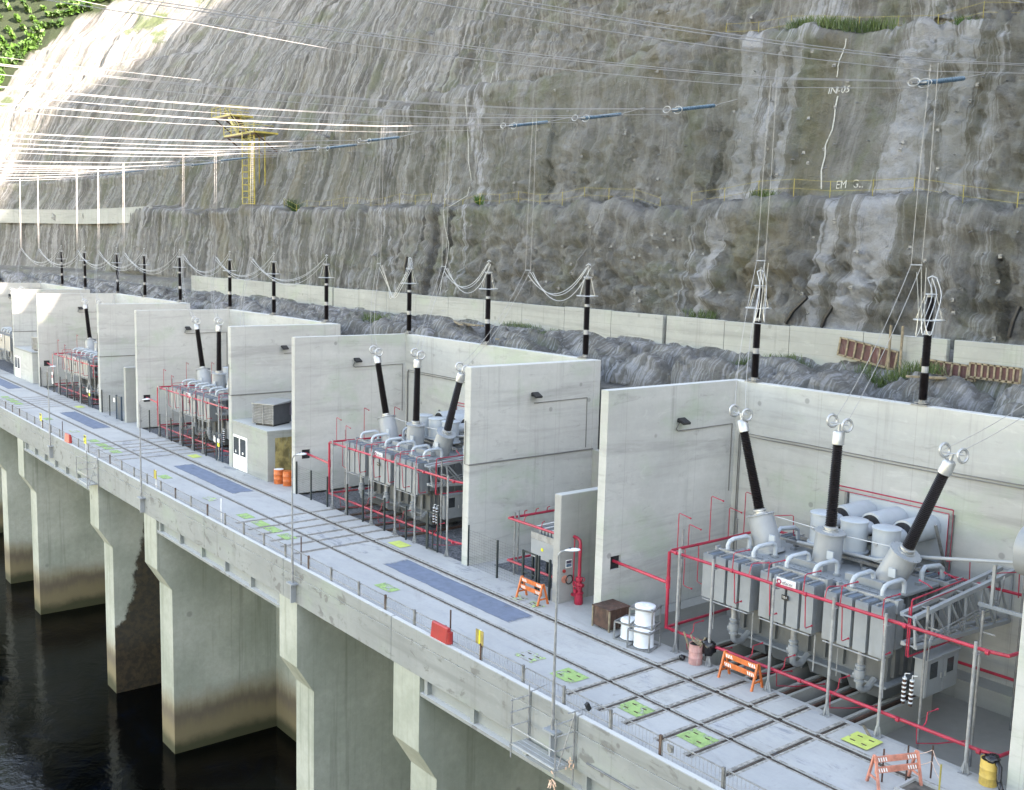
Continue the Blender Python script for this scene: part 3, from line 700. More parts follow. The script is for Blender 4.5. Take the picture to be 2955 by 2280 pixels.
# ledge details: grass and small bushes
G_PL = "weeds growing on the rock ledges"
def seg_pts(x0, x1, s, n=8): return [on_seg(x0 + (x1 - x0) * i / (n - 1), s) for i in range(n)]
tuft("grass_tuft", "bright green grass strip on the high ledge above the painted writing", "grass", seg_pts(-43.5, -39, 8.1), .35, .9, 900, M_grass, G_PL, .5)
tuft("grass_tuft", "smaller grass clump at the start of the strip on the high ledge", "grass", seg_pts(-45.9, -44.6, 8.15, 4), .3, .8, 350, M_grass, G_PL, .4)
tuft("bush", "small dark bush on the high ledge beyond the grass strip", "bush", seg_pts(-34.6, -34.1, 8.4, 3), .3, .9, 200, M_leaf, G_PL, .3)
tuft("bush", "round green bush on the middle ledge below the yellow ladder", "bush", seg_pts(-112, -111, 6.6, 3), .4, 1.2, 260, M_leaf, G_PL, .4)
tuft("bush", "green bush beside the white seepage on the middle ledge", "bush", seg_pts(-44.6, -43.6, 6.4, 3), .3, .7, 200, M_grass, G_PL, .3)
tuft("bush", "narrow dark bush at the end of the yellow railing on the middle ledge", "bush", seg_pts(-76.0, -75.6, 6.6, 3), .5, 1.3, 160, M_leaf, G_PL, .15)
tuft("grass_tuft", "grass patch on the rocks in front of the leaning formwork", "grass", seg_pts(-31.2, -27.5, 2.75), .25, .65, 800, M_grass, G_PL, .35)
tuft("grass_tuft", "thin grass along the foot of the retaining wall near the tall post insulator", "grass", seg_pts(-41, -36, 2.9), .2, .5, 600, M_grass, G_PL, .3)
tuft("grass_tuft", "grass clump on the rocks behind the second enclosure", "grass", seg_pts(-79, -76, 2.3), .3, .8, 500, M_grass, G_PL, .5)
tuft("grass_tuft", "thin green grass on the rocks near the planks", "grass", seg_pts(-62, -57, 2.8), .2, .5, 500, M_grass, G_PL, .4)
tuft("bush", "green weeds at the foot of the white seepage above the bench wall", "bush", seg_pts(-47.5, -45.2, 5.03, 4), .3, .8, 200, M_grass, G_PL, .2)

# rock bolts scattered on the sprayed concrete: one joined lot of small steel studs
mb = MB(); rg = random.Random(5)
for _ in range(650):
    x = -22 - 150 * rg.random() ** 1.2; s = rg.choice([rg.uniform(5.1, 5.9), rg.uniform(7.1, 7.95), rg.uniform(9.2, 9.95)]); p = on_seg(x, s)
    mb.cone(p - Vector((0, -.1, 0)), p + Vector((rg.uniform(-.1, .1), -.28, rg.uniform(-.12, .06))), .045, .03, 5)
    if rg.random() < .5: mb.obox(p + Vector((0, -.06, 0)), (.2, .05, .2), 0)
tag(mb.build("rock_bolt_studs", M_galvd), "small steel rock bolt studs dotted over the sprayed cliff", "rock bolts", kind="stuff")
for i, (x, z, lab) in enumerate([(-27.4, 26.6, "hooked steel anchor in the cliff where the first glass string is tied"), (-26.3, 26.7, "short steel anchor stub beside the first string anchor on the cliff")]):
    p = on_cliff(x, z, 7, 9); b = MB(); b.tube(p + Vector((0, .2, 0)), p + Vector((0, -.35, .05)), .12, 8); b.cone(p + Vector((0, -.3, 0)), p + Vector((-1.3, -.5, .9)) if i == 0 else p + Vector((-.3, -.6, .1)), .05, .03, 5)
    tag(b.build("cliff_anchor", M_galvd, base=p), lab, "anchor", "steel anchors in the cliff")
# horizontal drain pipes at the foot of the cliff
for (x, z, dx, lab) in [(-82.2, 15.6, .3, "black drain pipe sticking out of the rock behind the second enclosure"), (-26.2, 14.2, .4, "short black pipe on the rock behind the last post insulator"), (-37.2, 13.6, .8, "black pipe lying down the white seepage above the retaining wall"), (-39.3, 13.9, 1.4, "long dark pipe leaning on the rock above the retaining wall")]:
    p = on_cliff(x, z, 5, 6); b = MB(); b.path([p + Vector((0, -.25, -.7)), p + Vector((dx * .4, -.3, .1)), p + Vector((dx, -.25, .9))], .13, 7)
    tag(b.build("drain_pipe", M_black, base=p), lab, "pipe", "dark pipes on the rock face", )

# writing painted on the rock
def rock_text(body, x, z, size, label):
    mb = text_mesh(body, size, (0, 0, 0), (1, 0, 0), (0, 0, 1), None, None, None); me = MB()
    vs = []
    for v in mb.v:
        px, pz = x + v[0], z + v[2]; p = on_cliff(px, pz, 7, 8); vs.append((px, v and p.y - .06, pz))
    o = MB().add(vs, mb.f).build("painted_mark", M_chalk, base=(x, 58, z)); tag(o, label, "painted mark")
rock_text("IN-05", -41.75, 27.55, .62, "white painted code IN-05 on the cliff above the chalk line")
rock_text("EM  G..", -39.9, 21.5, .72, "faded white letters EM low on the cliff above the middle ledge")
pts = [on_cliff(x, z, 7, 8) + Vector((0, -.05, 0)) for x, z in [(-41.1, 27.3), (-41.15, 26.6), (-41.1, 26.0), (-41.05, 25.2), (-41.2, 24.4), (-41.15, 23.6), (-41.0, 22.6), (-40.9, 21.5)]]
tag(MB().path(pts, .045, 5).build("painted_line", M_chalk, base=pts[0]), "wavy white line painted down the cliff below the code", "painted mark")

# yellow hand rails on the ledges
def ledge_rail(x0, x1, s, label, step=2.6, lean=0):
    n = int(abs(x1 - x0) / step); prev = None; t = thing("ledge_railing", label, "railing", on_seg(x0, s), "yellow railings along the cliff ledges")
    rails = MB()
    for i in range(n + 1):
        p = on_seg(x0 + (x1 - x0) * i / n, s) - Vector((0, .1, .1)); q = p + Vector((0, 0, 1.15)); MB().tube(p, q, .022, 5).build("post", M_yellow, t)
        if prev:
            for h in (.55, 1.1): rails.tube(prev + Vector((0, 0, h)), p + Vector((0, 0, h)), .011, 4)
        prev = p
    rails.build("rail", M_yellow, t)
ledge_rail(-22, -50, 6.35, "yellow railing on the middle ledge in front of the faded letters")
ledge_rail(-53, -80, 6.35, "yellow railing on the middle ledge over the smooth grey rock")
ledge_rail(-82, -112, 6.35, "faint yellow railing on the middle ledge beneath the glass strings")
ledge_rail(-22, -52, 8.35, "yellow railing on the high ledge behind the grass strip")

# retaining wall along the bench, with pour joints, formwork and poles
def low_wall(x0, x1, label):
    z0, z1 = 11.2, 13.27
    t = thing("retaining_wall", label, "wall", (x0, 50, 12)); n = max(1, round((x0 - x1) / 4.8)); w = (x0 - x1) / n
    for i in range(n):
        a = x0 - i * w; MB().box(a - w + .02, a - .02, 50, 50.3, z0, z1 + .03 * math.sin(i * 2.1)).build("panel", M_low, t)
    MB().box(x1, x0, 50.06, 50.24, z0, z1 - .05).build("core", M_low, t)
low_wall(-10, -27.4, "long grey concrete wall on the rock bench behind the two tall poles, nearest length")
low_wall(-27.75, -47, "grey concrete wall on the bench above the leaning maroon formwork")
low_wall(-47.3, -91, "grey concrete wall on the bench behind the second enclosure")
low_wall(-91.2, -127, "farthest length of grey bench wall behind the third enclosure")
t = thing("ledge_wall", "low pale parapet wall on the ledge at the far end of the cliff", "wall", (-170, 53, 20))
for i in range(11):
    a = -152 - i * 4.6; b_ = a - 4.55; ya, yb = 53.9 - .5 * max(0, -185 - a), 53.9 - .5 * max(0, -185 - b_)
    MB().hexa([(b_, yb, 20.0), (a, ya, 20.0), (b_, yb + .4, 20.0), (a, ya + .4, 20.0), (b_, yb, 22.35), (a, ya, 22.35), (b_, yb + .4, 22.35), (a, ya + .4, 22.35)]).build("panel", M_low, t)

def formwork(x, z, L, h, ang, n, label, y=49.7):
    t = thing("formwork_panel", label, "formwork", (x, y, z), "maroon formwork against the bench wall")
    m = Matrix.Rotation(ang, 3, 'Y'); c = Vector((x, y, z))
    def P(a, b, d=0): return c + m @ Vector((a, d, b))
    for i in range(n):
        a = (i + .5) * L / n; MB().obox(P(a, h / 2), (L / n - .1, .05, h - .1), mat=m).build("board", M_maroon, t)
    f = MB()
    for i in range(n + 1): f.obox(P(i * L / n, h / 2, -.03), (.09, .12, h), mat=m)
    f.obox(P(L / 2, .03, -.02), (L, .14, .1), mat=m); f.obox(P(L / 2, h - .03, -.02), (L, .14, .08), mat=m)
    f.build("frame", M_timber, t)
formwork(-33.85, 11.95, 3.5, 1.0, R(8), 7, "maroon formwork panel tilted against the bench wall left of the poles")
formwork(-28.9, 11.5, 2.9, .75, R(3), 7, "low maroon formwork strip just past the two poles")
formwork(-26.2, 11.55, 2.5, .75, R(1), 8, "farther low maroon formwork strip with timber frame", 49.5)
for x, lab in ((-30.65, "mossy green pole standing against the bench wall, first of two"), (-29.97, "second mossy pole against the bench wall by the gap")):
    tag(MB().tube((x, 49.5, 11.0), (x, 49.5, 13.8), .07, 7).build("pole", M_yellow if False else M_timber, base=(x, 49.5, 11.2)), lab, "pole", "poles against the bench wall")
for i, (x, y, a, L, lab) in enumerate([(-59, 47.5, .25, 3.5, "dark plank lying on the rocks behind the second enclosure"), (-66, 46.5, -.5, 4.5, "stack of weathered planks on the rocks beside the post insulators"), (-64.5, 47.6, -.2, 3.2, "short plank on the rocks near the bench wall"), (-27, 47.6, .7, 1.8, "splintered plank on the rock behind the nearest enclosure")]):
    p = on_seg(x, 2.4); tag(MB().obox(p + Vector((0, 0, .25)), (L, .3, .1), a).obox(p + Vector((.3, .4, .2)), (L * .8, .2, .1), a + .1).build("plank", M_timber, base=p), lab, "plank", "planks on the rocks")

# yellow stair tower bolted to the cliff
t = thing("cliff_stair", "yellow steel stair and caged ladder bolted to the cliff face", "stair", (-127, 57, 30))
def plat(x0, x1, z, y):
    MB().box(x0, x1, y - 1.6, y + 1.6, z - .22, z).build("platform", M_yellow, t)
    m_ = MB()
    for i in range(5):
        x = x0 + (x1 - x0) * i / 4; m_.tube((x, y - 1.58, z), (x, y - 1.58, z + 1.15), .06, 5)
    for h in (.4, .75, 1.12): m_.tube((x0, y - 1.58, z + h), (x1, y - 1.58, z + h), .045, 5).tube((x1, y - 1.58, z + h), (x1, y + 1, z + h), .045, 5)
    m_.build("guard_rail", M_yellow, t)
    m_ = MB()
    for x in (x0 + .3, (x0 + x1) / 2, x1 - .3): m_.tube((x, y - 1.4, z - .15), (x, y + 1.6, z - 2.3), .09, 5)
    m_.tube((x0, y - 1.5, z - .3), (x1, y - 1.5, z - .3), .12, 4).build("brace", M_rust, t)
plat(-136.4, -130.6, 33.7, 58.4); plat(-131.6, -122.6, 31.0, 58.0)
f = MB()
for s_y in (-.7, .7): f.obox((-130.0, 57.6 + s_y, 32.4), (4.6, .1, .42), mat=Matrix.Rotation(R(40), 3, 'Y'))
f.build("stringer", M_yellow, t)
for i in range(11): MB().box(-131.8 + i * .36, -131.45 + i * .36, 56.95, 58.25, 33.75 - i * .27, 33.83 - i * .27).build("tread", M_rust, t)
f = MB()
for s_y in (-.72, .72):
    for h in (.55, 1.1): f.tube((-131.8, 57.6 + s_y, 33.7 + h), (-128.2, 57.6 + s_y, 31.1 + h), .05, 5)
f.build("handrail", M_yellow, t)
f = MB(); y = 56.8
for x in (-125.0, -123.4): f.tube((x, y, 21.6), (x, y, 31), .1, 5).tube((x, y + 1.4, 21.6), (x, y + 1.4, 31), .08, 5)
for i in range(38): f.tube((-125.0, y, 21.8 + i * .25), (-123.4, y, 21.8 + i * .25), .04, 4)
for i in range(12):
    z = 22.2 + i * .78
    f.path([(-125, y, z), (-125.4, y - .7, z), (-124.2, y - 1.2, z), (-123.0, y - .7, z), (-123.4, y, z)], .045, 4)
for x, dy in ((-125.4, .7), (-124.2, 1.2), (-123.0, .7)): f.tube((x, y - dy, 22.2), (x, y - dy, 31), .05, 4)
f.build("caged_ladder", M_yellow, t)

# loose cables hanging down the rock
for i, (a, b, s, lab) in enumerate([((-82.0, 34), (-76.5, 13.2), .0, "thin white hose running down the cliff beside the black wet streak"), ((-57, 20.0), (-60.5, 13.2), .1, "thin cable hanging from the bent railing down the lower cliff"), ((-41.2, 31), (-41.4, 28.6), 0, "short white drip line at the top of the ochre stain")]):
    n = 14; pts = []
    for k in range(n + 1):
        x = a[0] + (b[0] - a[0]) * k / n; z = a[1] + (b[1] - a[1]) * k / n; p = on_cliff(x, z, 5, 10); pts.append((x, p.y - .12, z))
    tag(MB().path(pts, .035, 4).build("cable", M_chalk if i != 1 else M_cable, base=pts[0]), lab, "cable", "cables on the rock")

# ================================================================== DECK AND SUBSTRUCTURE
XR = [-29.09, -27.33, -25.91, -24.27, -22.86, -21.18]
RS = [0, -31.03, -62.0, -93.0, -124.5]
YA, YB = 28.56, 31.32
XW0, XW1 = -215.0, -4.0
deck = MB().box(XW0, XW1, 24.86, 33.2, -1.0, -.05).build("deck", M_joint); struct(deck); BASE[deck.name] = Vector((0, 0, 0))
cuts = [XW1]
for s in RS: cuts += [x + s for x in reversed(XR)]
cuts += [XW0]; cuts.sort(reverse=True)
GW = .085
slab_cache = {}
def slab(x0, x1, y0, y1):
    key = (round(x1 - x0, 2), round(y1 - y0, 2)); c = ((x0 + x1) / 2, (y0 + y1) / 2)
    if key not in slab_cache:
        o = MB().box(-(x1 - x0) / 2, (x1 - x0) / 2, -(y1 - y0) / 2, (y1 - y0) / 2, -.045, 0).build("slab", M_deck, None, bevel=.012)
        slab_cache[key] = o
    else: o = slab_cache[key].copy(); COL.objects.link(o)
    o.parent = deck; o.location = (c[0], c[1], random.uniform(-.003, .003))
slab(XW0, XW1, 24.86, 26.24 - 1.0)
for i in range(len(cuts) - 1):
    a, b = cuts[i + 1], cuts[i]; ga = GW if i + 1 < len(cuts) - 1 else 0; gb = GW if i > 0 else 0
    for (y0, y1) in ((25.25, 26.3), (26.3, YA - GW), (YA + GW, YB - .13), (YB + .13, 33.2)):
        if y0 == 25.25:
            if b - a > 6: slab(a - (0 if ga == 0 else .0), b, y0, y1)
            else: slab(a, b, y0, y1)
        else: slab(a + ga, b - gb, y0, y1)
# light worn mortar strips beside the crossing rails, the rails themselves lie in the grooves
def rail(x0, y0, x1, y1, w, z=-.02, mat=M_rail):
    if abs(x1 - x0) > abs(y1 - y0): m = MB().box(x0, x1, y0 - w / 2, y0 + w / 2, -.05, z)
    else: m = MB().box(x0 - w / 2, x0 + w / 2, y0, y1, -.05, z)
    return m.build("rail", mat, deck)
rail(XW0, YA, XW1, YA, .07); rail(XW0, YB, XW1, YB, .07); rail(XW0, YB - .1, XW1, YB - .1, .03, -.012, M_mortar)
ms = MB(); 
for s in RS:
    for x in XR:
        rail(x + s, 26.3, x + s, 33.2, .06)
        for yy0, yy1 in ((26.3, YA - .1), (YA + .1, YB - .15), (YB + .15, 33.2)):
            for sg in (-1, 1): ms.box(x + s + sg * .15 - .065, x + s + sg * .15 + .065, yy0, yy1, 0, .004)
for sg in (-1, 1):
    for a, w in ((YA + sg * .13, .04), (YB + sg * .20, .06)): ms.box(XW0, XW1, a - w, a + w, .0005, .0045)
o = ms.build("mortar_strips", M_mortar, deck); o['kind'] = "stuff"

def sheet(name, x0, x1, y0, y1, z, mat, parent=None, rot=0, sub=False):
    me = bpy.data.meshes.new(name); c, s = math.cos(rot), math.sin(rot); cx, cy = (x0 + x1) / 2, (y0 + y1) / 2
    vs = [(cx + (x - cx) * c - (y - cy) * s, cy + (x - cx) * s + (y - cy) * c, z) for x, y in ((x0, y0), (x1, y0), (x1, y1), (x0, y1))]
    me.from_pydata(vs, [], [(0, 1, 2, 3)]); uv = me.uv_layers.new()
    for i, q in enumerate(((0, 0), (1, 0), (1, 1), (0, 1))): uv.data[i].uv = q
    me.materials.append(mat); o = bpy.data.objects.new(name, me); COL.objects.link(o); o.parent = parent; return o
Z4 = .0085
for s in (0, -31.0, -61.9, -93.5): sheet("wet_patch", -47.9 + s * 1.0, -36.5 + s, 29.3, 30.95, Z4, M_blue, deck)
for s in (0, -31, -62): sheet("faint_wash", -46.5 + s, -38.0 + s, 31.7, 33.1, Z4, M_bluef, deck); sheet("faint_wash", -29 + s, -19 + s, 28.9, 31.0, Z4, M_bluef, deck)
# manhole covers with spray paint
def cover(x, y, w, d, mat, proud=False, bolts=True):
    MB().box(x - w / 2 - .08, x + w / 2 + .08, y - d / 2 - .08, y + d / 2 + .08, .0, .005).build("cover_frame", M_mortar, deck)
    o = MB().box(x - w / 2, x + w / 2, y - d / 2, y + d / 2, .005, .014 if not proud else .05).build("cover_plate", M_deck, deck)
    sheet("spray_paint", x - w / 2 - .12, x + w / 2 + .12, y - d / 2 - .1, y + d / 2 + .1, .02 if not proud else .056, mat, deck)
    if bolts:
        b = MB()
        for sx in (-1, 1):
            for sy in (-1, 1): b.box(x + sx * w * .28 - .1, x + sx * w * .28 + .1, y + sy * d * .28 - .03, y + sy * d * .28 + .03, .022 if not proud else .058, .032 if not proud else .068)
        b.build("cover_handles", M_rust, deck)
cover(-30.4, 27.57, 1.05, .85, M_green); cover(-26.6, 27.55, .95, .8, M_green); cover(-23.55, 27.62, .95, .8, M_green); cover(-32.9, 27.55, .95, .7, M_greenf)
cover(-19.92, 32.27, .82, .85, M_ygreen, True); cover(-39.2, 31.9, .8, .55, M_greenf); cover(-37.9, 31.95, .7, .4, M_greenf)
for s in (-31.0, -62.0, -93.0):
    for x, m in ((-30.4, M_green), (-28.2, M_green), (-26.5, M_green), (-24.6, M_green), (-36.0, M_greenf)): cover(x + s, 27.5, 1.1, .55, m, bolts=False)
    cover(-19.6 + s, 32.2, 1.1, .6, M_ygreen, bolts=False); cover(-13.2 + s, 27.4, 1.2, .5, M_green, bolts=False)

# river parapet: beam face with pour joints
t = thing("parapet_beam", "long stained concrete parapet beam edging the deck above the river", "parapet", (-30, 24.7, 0))
jx = [-4, -15.5, -26.6, -29.25, -39.3, -50.2, -61, -72, -81.0, -83.2, -94, -105, -116, -127, -138, -149, -160, -175, -190, -215]
for i in range(len(jx) - 1):
    a, b = jx[i + 1], jx[i]
    MB().box(a + .02, b - .02, 24.6, 24.85, -.11, .5).build("cap_panel", M_para, t, bevel=.025)
    MB().box(a + .012, b - .012, 24.605, 24.86, -1.58, -.125).build("face_panel", M_para, t, bevel=.012)
MB().box(XW0, XW1, 24.66, 24.84, -1.5, .42).build("core", M_para, t)
MB().tube((-26, 24.55, -1.05), (-5, 24.55, -1.12), .035, 6).build("pipe", M_galvd, t)

heads = [(-19.0, -16.9), (-39.07, -36.93), (-50.7, -48.65), (-71.75, -69.35), (-84.1, -81.95), (-106.3, -104.2), (-117.9, -115.7), (-139.6, -137.4), (-151, -149), (-173, -171)]
hl = ["pier nearest the hanging scaffold with its foot out of view", "pier at the near side of the first girder span", "pier standing across the open bay from the widest stained pier", "widest pier with brown tide marks beside the black wet streak", "slim pier with a black wet stain down its flank", "pier under the second lamp post from the far end", "pale pier at the edge of the river view", "far pier behind the pale one", "very far pier", "last far pier"]
for i, (a, b) in enumerate(heads):
    t = thing("bridge_pier", "concrete " + hl[i], "pier", ((a + b) / 2, 25, -18.7), "piers carrying the deck")
    m_ = MB(); prof_ = [(24.62, -1.5), (24.62, -5.1), (25.62, -6.7), (33.4, -6.7), (33.4, -1.05), (24.9, -1.05), (24.9, -1.5)]
    n = len(prof_); m_.add([(a, y, z) for y, z in prof_] + [(b, y, z) for y, z in prof_], [tuple(range(n)), tuple(range(2 * n - 1, n - 1, -1))] + [(k, k + n, (k + 1) % n + n, (k + 1) % n) for k in range(n)])
    m_.build("pier_head", M_pierw if a < -84 and a > -85 else M_pier, t)
    MB().box(a, b, 25.62, 33.4, -24, -6.7).build("pier_shaft", M_pierw if a < -84 and a > -85 else M_pier, t)
spans = [((-36.93, -19.0), "nearest"), ((-69.35, -50.7), "middle"), ((-104.2, -84.1), "third"), ((-137.4, -117.9), "farthest")]
for (a, b), nm in spans:
    t = thing("edge_girder", nm + " concrete edge girder hanging under the parapet between two piers", "girder", ((a + b) / 2, 25, -2), "edge girders under the parapet")
    MB().box(a + .02, b - .02, 24.95, 25.2, -2.3, -1.0).build("web", M_girder, t)
    MB().box(a + .02, b - .02, 24.64, 25.5, -2.45, -2.3).build("bottom_flange", M_para, t)
    k = int((b - a) / 3.3)
    for j in range(k + 1):
        x = a + .35 + j * (b - a - .7) / k; MB().box(x - .12, x + .12, 24.72, 24.95, -2.29, -1.6).build("stiffener", M_girder, t)
# draught tube wall behind the piers, slab soffit
struct(MB().box(XW0, XW1, 33.4, 34.4, -24, -1.3).build("powerhouse_wall", M_pier))

# floors of the bays and gaps
W = [-34.83, -65.86, -97.5, -131.2, -164.5]
V = [-15.05, -45.53, -76.6, -108.7, -142.9]
struct(MB().box(W[0], -3, 33.4, 45, -1.6, -1.2).build("pit_floor", M_pit))
struct(MB().box(W[0] + .49, W[0] + 1.35, 33.2, 41.93, -1.2, -.02).build("pit_ledge", M_beam))
struct(MB().box(-33.4, -15.1, 40.9, 41.93, -1.2, -.1).build("pit_ledge", M_beam))
MB().box(-33.48, -15.1, 33.2, 33.42, -1.2, -.003).build("pit_edge", M_deck, deck, bevel=.01)
for k in range(1, 5):
    struct(MB().box(W[k] + .49, V[k], 33.25, 41.93, -.9, -.13).build("gravel_bed", M_gravel))
for k in range(1, 5):
    a, b = V[k] + .0, W[k - 1] + .49
    struct(MB().box(a, b, 33.2, 42.4, -.9, -.004).build("yard_floor", M_deck))
struct(MB().box(XW0, XW1, 33.4, 45.5, -1.3, -.95).build("yard_base", M_pit))
sg = MB(); sg.box(-44.3, -38.0, 34.3, 38, -.1, .01); o = sg.build("gravel_bed", M_gravel); struct(o)
# rail beams crossing the open pit of the nearest bay, and rails over the gravel elsewhere
for i, x in enumerate(XR):
    t = MB().box(x - .34, x + .34, 33.42, 38.6, -1.2, -.16).build("rail_beam", M_beam, None, base=(x, 36, -1.2)); struct(t)
    for a, b in ((x - .34, x - .2), (x + .2, x + .34)): MB().box(a, b, 33.42, 38.6, -.16, -.01).build("beam_lip", M_beam, t)
    MB().box(x - .045, x + .045, 33.42, 38.6, -.16, 0).build("rail", M_rust, t)
for k, s in enumerate(RS[1:4], 1):
    for x in XR: struct(MB().box(x + s - .11, x + s + .11, 33.2, 38.5, -.14, -.02).build("gravel_rail", M_rust))

# ================================================================== BLAST WALLS
H = 10.92
bay_name = ["nearest", "second nearest", "third", "fourth", "farthest visible"]
bay_by = ["with the fully visible transformer and the open pit", "with the cylinder ends showing behind its transformer", "beside the small building with louvred boxes", "with a sunlit triangle on its wall", "at the far end with a smaller sunlit triangle"]
for k in range(5):
    t = thing("blast_wall", f"tall concrete blast wall enclosure of the {bay_name[k]} bay {bay_by[k]}"[:140], "wall", ((W[k] + V[k]) / 2, 42, 0), "blast wall enclosures round the transformers")
    t['label'] = ["tall three-sided concrete blast wall round the nearest transformer over the open pit", "tall concrete blast wall round the second nearest transformer", "tall concrete blast wall between the small building and the third transformer", "tall concrete blast wall bearing the larger sunlit triangle", "far concrete blast wall bearing the smaller sunlit triangle"][k]
    w0, w1, v0, v1 = W[k], W[k] + .49, V[k], V[k] + .56
    y0, y1, za, zb = 33.48, 34.14, 2.40, 3.06
    m_ = MB()
    m_.box(w0, w1, 32.96, y0, -.9, H); m_.box(w0, w1, y1, 41.93, -.9, H); m_.box(w0, w1, y0, y1, -.9, za); m_.box(w0, w1, y0, y1, zb, H)
    m_.build("left_wall", M_wall, t)
    MB().box(w0, v1, 41.93, 42.45, -.9, H).build("back_wall", M_wall, t, bevel=.03)
    MB().box(v0, v1, 32.96 if k == 0 else 32.98, 41.93, -.9, H).build("right_wall", M_wall, t, bevel=.03)
    MB().box(w0 + .1, w1 - .12, y0, y1, za, zb).build("niche_shade_fill", M_dark, t)  # black block in the hole, painted as its inner shade
    # flood light with conduit on the left wall
    f = thing("flood_light", ["black flood light on the wall of the nearest bay", "black flood light above the second transformer", "black flood light near the third bay bushings", "black flood light just outside the larger sunlit triangle", "black flood light on the farthest blast wall"][k], "flood light", (w1, 37.6, 9.17), "flood lights on the blast walls")
    MB().obox((w1 + .36, 37.7, 9.2), (.5, .5, .13), mat=Matrix.Rotation(R(25), 3, 'Y')).build("housing", M_black, f, bevel=.03)
    MB().obox((w1 + .36 - .045, 37.7, 9.2 - .075), (.36, .38, .02), mat=Matrix.Rotation(R(25), 3, 'Y')).build("lens", M_pane, f)
    MB().box(w1, w1 + .2, 37.6, 37.75, 9.1, 9.28).build("bracket", M_black, f)
    c = MB().path([(w1 + .15, 37.6, 9.1), (w1 + .1, 37.45, 8.8), (w1 + .05, 37.66, 8.68), (w1 + .04, 41.65, 8.72), (w1 + .04, 41.65, 5.25)], .028, 5)
    tag(c.build("conduit", M_cable, base=(w1, 39, 8.7)), ["thin conduit from the flood light down the nearest wall corner", "thin conduit beside the second bay flood light", "conduit along the third bay wall", "conduit along the fourth bay wall", "conduit along the farthest bay wall"][k], "conduit", "flood light conduits")
    # twin cable run on the back wall with drops from the post insulators
    x0, x1 = w1 + .45, v0 - .2
    c = MB()
    for dz in (0, -.13): c.path([(x0 - .1 * (dz < 0), 41.87, .3), (x0 - .1 * (dz < 0), 41.87, 8.32 + dz), (x0 + 2, 41.87, 8.3 + dz)] + [(x0 + (x1 - x0) * q, 41.87, 8.3 + dz + .02 * math.sin(q * 40)) for q in (.2, .4, .6, .8, 1)], .026, 5)
    tag(c.build("cable_run", M_cable, base=((x0 + x1) / 2, 41.8, 8.3)), ["pair of earth cables along the back wall of the nearest bay", "pair of earth cables along the back wall of the second bay", "pair of cables on the third bay back wall", "pair of cables on the fourth bay back wall", "pair of cables on the farthest back wall"][k], "cable", "cables along the back walls")
# gap walls, step walls and conduits
def gap(k):
    a, b = V[k] + .56, W[k - 1]
    tag(MB().box(a, b, 42.0, 42.42, -.9, 5.6).build("low_back_wall", M_wall2, base=((a + b) / 2, 42.2, 0), bevel=.02), ["", "lower concrete wall closing the gap behind the fire hydrant", "low back wall behind the small building", "low back wall of the gap past the third bay", "low back wall at the far end"][k], "wall", "low walls between the enclosures")
    c = MB(); c.path([(a + .03, 32.95, 5.62), (a + .03, 42.0, 5.66)], .04, 5).path([(a + .03, 37.4, 8.7), (a + .03, 41.4, 8.75), (a + .03, 41.42, 5.8)], .025, 5)
    c.path([(V[k] + .2, 32.93, 8), (V[k] + .2, 32.93, 5.62), (a + .03, 32.93, 5.62)], .025, 5)
    tag(c.build("conduit", M_cable, base=(a, 38, 5.6)), ["", "long conduit along the outer blast wall facing the hydrant gap", "conduit on the outer wall above the small building", "conduit on the outer wall in the third gap", "conduit on the outer wall in the far gap"][k], "conduit", "conduits on the outer walls")
    f = thing("flood_light", ["", "black flood light on the wall facing the hydrant gap", "small flood light on the wall above the glazed door", "flood light on the wall of the third gap", "flood light on the wall of the far gap"][k], "flood light", (a, 37.3, 9.1), "flood lights on the blast walls")
    MB().obox((a + .36, 37.3, 9.2), (.5, .5, .13), mat=Matrix.Rotation(R(25), 3, 'Y')).build("housing", M_black, f, bevel=.03)
    MB().box(a, a + .2, 37.2, 37.35, 9.1, 9.28).build("bracket", M_black, f)
for k in (1, 2, 3, 4): gap(k)
for (a, z1, lab) in ((-37.9, 5.45, "short free-standing concrete wall beside the red hydrant"), (-101.0, 5.3, "short concrete wall beside the dark blue gate in the far gap")):
    tag(MB().box(a, a + .5, 33.0, 40.5, -.9, z1).build("partition_wall", M_wall2, base=(a + .25, 36, 0), bevel=.03), lab, "wall", "partition walls in the gaps")

